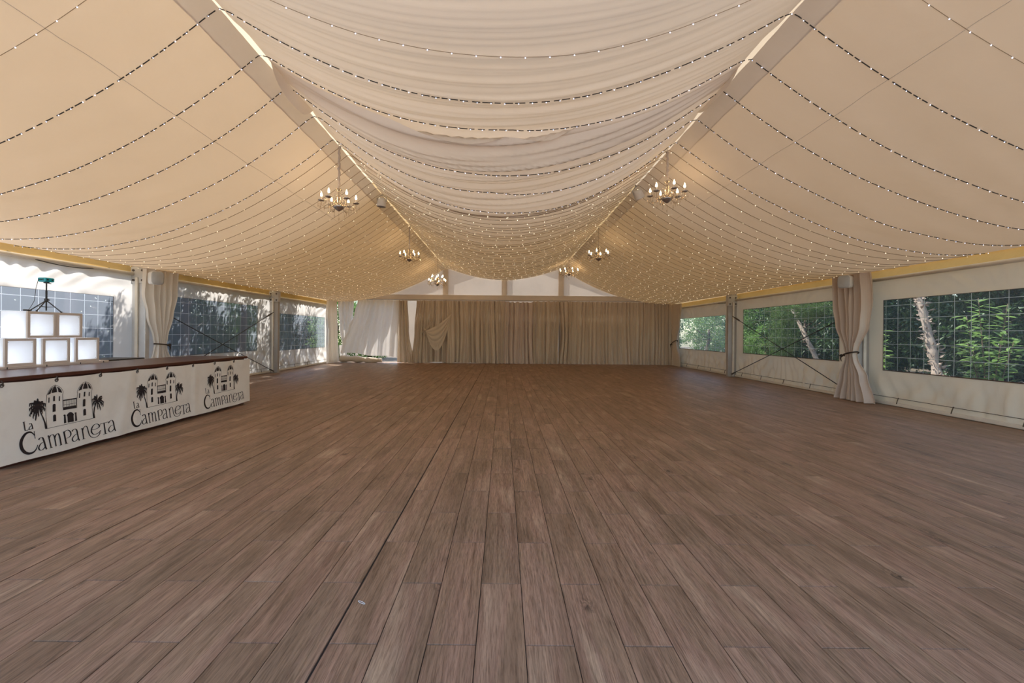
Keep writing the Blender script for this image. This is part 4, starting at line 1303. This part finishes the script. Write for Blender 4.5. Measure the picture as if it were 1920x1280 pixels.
# ------------------------------------------------------------------ garden
def leaf_quads(mb, c, d, n, l, wd):
    """a pointed, folded leaf: four triangles"""
    d = d.normalized(); s = d.cross(n)
    if s.length < 1e-4: s = d.orthogonal()
    s.normalize(); n = s.cross(d)
    o = len(mb.v)
    mb.v += [tuple(c), tuple(c+d*l*0.5+s*wd*0.5+n*wd*0.15), tuple(c+d*l-n*l*0.08), tuple(c+d*l*0.5-s*wd*0.5+n*wd*0.15)]
    mb.face([o, o+1, o+2]); mb.face([o, o+2, o+3])
def rand_dir(r):
    z = r.uniform(-1,1); a = r.uniform(0, 6.283); q = math.sqrt(1-z*z)
    return Vector((q*math.cos(a), q*math.sin(a), z))
def crown_mesh(name, seed, rx, rz, clusters, per, leaf, mat, wd=0.42, hollow=0.35):
    r = random.Random(seed); mb = MB()
    for i in range(clusters):
        d = rand_dir(r); q = r.uniform(hollow, 1.0)**0.6
        c = Vector((d.x*rx*q, d.y*rx*q, d.z*rz*q))
        cr = rx*r.uniform(0.10, 0.22)
        for k in range(per):
            e = rand_dir(r); p = c + e*cr*r.uniform(0.2, 1.0)
            dd = (e + Vector((0,0,-0.25)) + rand_dir(r)*0.5)
            leaf_quads(mb, p, dd, rand_dir(r)+Vector((0,0,0.8)), leaf*r.uniform(0.7,1.3), leaf*wd*r.uniform(0.8,1.2))
    return mb.mesh(name, mat)
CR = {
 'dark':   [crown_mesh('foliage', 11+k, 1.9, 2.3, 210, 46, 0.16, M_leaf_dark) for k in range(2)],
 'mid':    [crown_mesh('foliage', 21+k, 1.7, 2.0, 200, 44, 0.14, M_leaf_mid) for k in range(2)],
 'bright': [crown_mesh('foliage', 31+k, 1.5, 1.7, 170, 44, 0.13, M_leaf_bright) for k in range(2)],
}
def trunk_mesh(seed, h, r0, lean=(0,0), mat=None, branches=4):
    r = random.Random(seed); mb = MB()
    pts = [Vector((lean[0]*(k/10)*h + 0.05*math.sin(k*0.9+seed), lean[1]*(k/10)*h + 0.05*math.cos(k*0.7+seed), h*k/10)) for k in range(11)]
    mb.tube(pts, [r0*(1.25-0.75*k/10) for k in range(11)], 9)
    for b in range(branches):
        k = r.randint(5, 9); a = r.uniform(0, 6.28); L_ = h*r.uniform(0.3, 0.5)
        q = pts[k]; mb.tube([q, q+Vector((math.cos(a)*L_*0.4, math.sin(a)*L_*0.4, L_*0.35)), q+Vector((math.cos(a)*L_*0.8, math.sin(a)*L_*0.8, L_*0.8))], [r0*0.45, r0*0.3, r0*0.1], 6)
    return mb.mesh('trunk', mat or M_bark, True)
TR = [trunk_mesh(k, 4.0, 0.13) for k in range(3)]
def tree(kind, x, y, zc, sx, sz, label, group, name='garden_tree', k=0, trunk=True):
    root = empty(name, (x, y, -0.2), label, 'tree' if name.endswith('tree') else 'bush', group)
    r = random.Random(int(x*91+y*37))
    o = link('foliage', CR[kind][k % 2], root, (0, 0, zc+0.2)); o.scale = (sx, sx, sz); o.rotation_euler = (0, 0, r.uniform(0, 6.28)); o['kind'] = 'stuff'
    if trunk:
        t = link('trunk', TR[k % 3], root, (0,0,0)); t.scale = (1, 1, max(0.3, (zc+0.4)/4.0)); t.rotation_euler = (0,0,r.uniform(0,6.28))
    return root
GL = 'trees along the counter side of the tent'
GR = 'trees along the side opposite the counter'
# counter side: hedge trees, with gaps that let the sun through
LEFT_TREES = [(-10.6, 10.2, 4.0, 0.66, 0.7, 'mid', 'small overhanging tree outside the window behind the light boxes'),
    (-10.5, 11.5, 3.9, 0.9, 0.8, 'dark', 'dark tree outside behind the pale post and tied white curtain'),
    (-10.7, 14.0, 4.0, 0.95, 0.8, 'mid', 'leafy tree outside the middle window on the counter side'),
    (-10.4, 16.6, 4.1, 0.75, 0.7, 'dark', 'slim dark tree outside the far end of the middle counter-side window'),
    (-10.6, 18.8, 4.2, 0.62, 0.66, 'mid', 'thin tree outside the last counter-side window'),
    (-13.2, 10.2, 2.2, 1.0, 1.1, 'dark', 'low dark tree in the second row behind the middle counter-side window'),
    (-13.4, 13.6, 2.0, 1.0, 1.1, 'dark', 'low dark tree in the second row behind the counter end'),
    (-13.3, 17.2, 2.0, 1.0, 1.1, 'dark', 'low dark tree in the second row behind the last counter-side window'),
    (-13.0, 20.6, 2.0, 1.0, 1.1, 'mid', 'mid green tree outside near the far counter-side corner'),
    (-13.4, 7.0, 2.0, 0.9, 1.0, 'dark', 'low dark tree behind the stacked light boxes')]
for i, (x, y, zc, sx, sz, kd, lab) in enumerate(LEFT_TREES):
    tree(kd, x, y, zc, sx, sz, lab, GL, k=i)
# side opposite the counter
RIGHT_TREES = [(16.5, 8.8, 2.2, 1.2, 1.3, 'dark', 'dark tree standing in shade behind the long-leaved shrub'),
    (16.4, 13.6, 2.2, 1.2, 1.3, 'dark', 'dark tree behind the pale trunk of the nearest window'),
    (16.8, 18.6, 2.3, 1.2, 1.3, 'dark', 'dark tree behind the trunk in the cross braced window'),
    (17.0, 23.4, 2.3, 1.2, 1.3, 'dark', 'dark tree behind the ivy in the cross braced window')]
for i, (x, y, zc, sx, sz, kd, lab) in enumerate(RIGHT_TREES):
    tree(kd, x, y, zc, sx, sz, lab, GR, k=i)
SHADE = [(12.0, 8.0, 6.6, 1.15, 0.7, 'high spreading crown above the nearest window shrub'),
    (12.2, 12.2, 6.5, 1.2, 0.75, 'high spreading crown above the first pale trunk'),
    (13.4, 16.4, 6.6, 1.25, 0.8, 'high spreading crown above the cross braced window'),
    (15.2, 20.6, 6.8, 1.3, 0.8, 'high spreading crown above the ivy in the garden')]
for i, (x, y, zc, sx, sz, lab) in enumerate(SHADE):
    tree('dark' if i > 1 else 'mid', x, y, zc, sx, sz, lab, 'tall shade trees beside the tent', k=i, trunk=False)
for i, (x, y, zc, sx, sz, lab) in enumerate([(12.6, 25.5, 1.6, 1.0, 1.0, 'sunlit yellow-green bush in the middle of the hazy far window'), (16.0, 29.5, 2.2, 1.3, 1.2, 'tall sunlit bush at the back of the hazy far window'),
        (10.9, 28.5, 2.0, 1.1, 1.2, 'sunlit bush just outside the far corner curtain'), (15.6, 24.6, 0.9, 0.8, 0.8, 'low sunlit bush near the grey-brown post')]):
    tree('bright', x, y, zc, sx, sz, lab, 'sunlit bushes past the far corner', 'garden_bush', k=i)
for i, (x, y, lab) in enumerate([(-10.0, 25.0, 'sunlit green bush outside the gap by the straight white curtain'), (-8.6, 27.0, 'sunlit green bush glimpsed at the foot of the corner gap')]):
    tree('bright', x, y, 1.8, 1.1, 1.3, lab, 'bushes beyond the corner gap', 'garden_bush', k=i)

# pale leaning trunks
def pale_trunk(p0, p1, r0, label, flakes=40, seed=1):
    root = empty('bare_trunk', p0, label, 'tree trunk')
    r = random.Random(seed); d = Vector(p1)-Vector(p0)
    mb = MB(); pts = []; rr = []
    for k in range(61):
        t = k/60; pts.append(d*t + Vector((0.03*math.sin(t*5), 0.03*math.sin(t*4+1), 0))); rr.append(r0*(1.15-0.55*t)*(1+0.22*n1(t*11, seed)+0.22*n1(t*37, seed+2)))
    mb.tube(pts, rr, 12); mb.build('trunk', M_bark_pale, root, True)
    mb = MB()
    for k in range(flakes):
        t = r.uniform(0.05, 0.98); a = r.uniform(0, 6.28); i = int(t*60); c = pts[i] + Vector((math.cos(a), math.sin(a), 0))*rr[i]*0.95
        leaf_quads(mb, c, Vector((math.cos(a), math.sin(a), r.uniform(-0.4,0.8))), rand_dir(r), r.uniform(0.07,0.2), 0.06)
    tag(mb.build('peeling_bark', M_bark_pale, root), kind='stuff')
a = at_x(1768, 725, 12.0); b = at_x(1715, 520, 12.3)
pale_trunk((a.x, a.y, -0.2), b, 0.105, 'pale leaning trunk with peeling bark beyond the nearest window', 190, 2)
a = at_x(1548, 700, 12.5); b = at_x(1486, 580, 12.8)
pale_trunk((a.x, a.y, -0.2), b, 0.09, 'pale leaning trunk seen through the cross braced window', 50, 5)

# large leaved shrub close to the right window: every leaf a part of its own
big = MB()
n = 5
for k in range(n+1):
    t = k/n; w_ = 0.028*math.sin(math.pi*min(t*0.92+0.05,1))**0.8
    big.v += [(-w_, t*0.21, -0.25*0.21*t*t), (0, t*0.21, -0.25*0.21*t*t-0.006), (w_, t*0.21, -0.25*0.21*t*t)]
for k in range(n):
    big.face([3*k, 3*k+1, 3*k+4, 3*k+3]); big.face([3*k+1, 3*k+2, 3*k+5, 3*k+4])
leaf_me = big.mesh('leaf', M_leaf_bright, True)
def leafy_shrub(base, stems, label, seed, nl=60):
    r = random.Random(seed)
    root = empty('leafy_shrub', base, label, 'shrub')
    total = 0
    for (dx, dy, h) in stems:
        top = Vector((dx, dy, h)); mb = MB()
        pts = [Vector((top.x*t*t*0.4+top.x*t*0.6, top.y*t, top.z*t)) for t in [k/10 for k in range(11)]]
        mb.tube(pts, [0.014*(1.2-0.8*k/10) for k in range(11)], 5); mb.build('stem', M_bark, root, True)
        for k in range(nl):
            t = 0.25 + 0.75*(k/nl)**0.8; i = min(int(t*10), 9); c = pts[i].lerp(pts[i+1], t*10-i) if i < 10 else pts[-1]
            a = k*2.4 + r.uniform(-.4,.4); el = r.uniform(-0.2, 0.8)
            c = c + Vector((r.uniform(-.05,.05), r.uniform(-.05,.05), r.uniform(-.04,.04)))
            o = link('leaf', leaf_me, root, c)
            o.rotation_euler = (el, r.uniform(-.5,.5), a); s = r.uniform(0.75, 1.25); o.scale = (s, s, s); total += 1
leafy_shrub((9.75, 8.35, -0.2), [(-0.1,0.1,2.45), (0.05,0.45,2.1), (-0.05,-0.35,2.3), (-0.15,0.25,1.55), (0.1,-0.1,1.4), (-0.1,-0.5,1.6)], 'bright green long-leaved shrub close outside the nearest window', 4, 46)
leafy_shrub((10.6, 11.55, -0.2), [(0.0,0.1,1.9), (0.1,0.35,1.5), (-0.1,-0.1,1.3)], 'small green long-leaved shrub outside beside the large tied curtain', 6, 36)
# ivy up the second trunk
o = tag(link('ivy', CR['mid'][0], None, at_x(1468, 632, 12.3)), 'sunlit ivy climbing beside the pale trunk in the cross braced window', 'ivy', kind='stuff')
o.scale = (0.34, 0.34, 0.6)
o = tag(link('ivy', CR['mid'][1], None, at_x(1500, 582, 11.8)), 'sunlit overhanging leaves at the top of the cross braced window', 'foliage', kind='stuff')
o.scale = (0.7, 0.7, 0.22)
# a hedge that closes the view behind the trees
for i, (x, y0, y1) in enumerate(((22.5, 2, 40), (-17.5, 2, 40))):
    root = empty('tall_hedge', (x, (y0+y1)/2, -0.2), ['dense dark hedge closing the view opposite the counter', 'dense dark hedge closing the view behind the counter'][i], 'hedge')
    r = random.Random(50+i); mb = MB()
    for k in range(60000):
        p = Vector((r.gauss(0, 0.5), r.uniform(y0, y1)-(y0+y1)/2, r.uniform(0, 7.5)))
        leaf_quads(mb, p, rand_dir(r), rand_dir(r), r.uniform(0.22,0.38), 0.18)
    tag(mb.build('foliage', M_leaf_dark, root), kind='stuff')
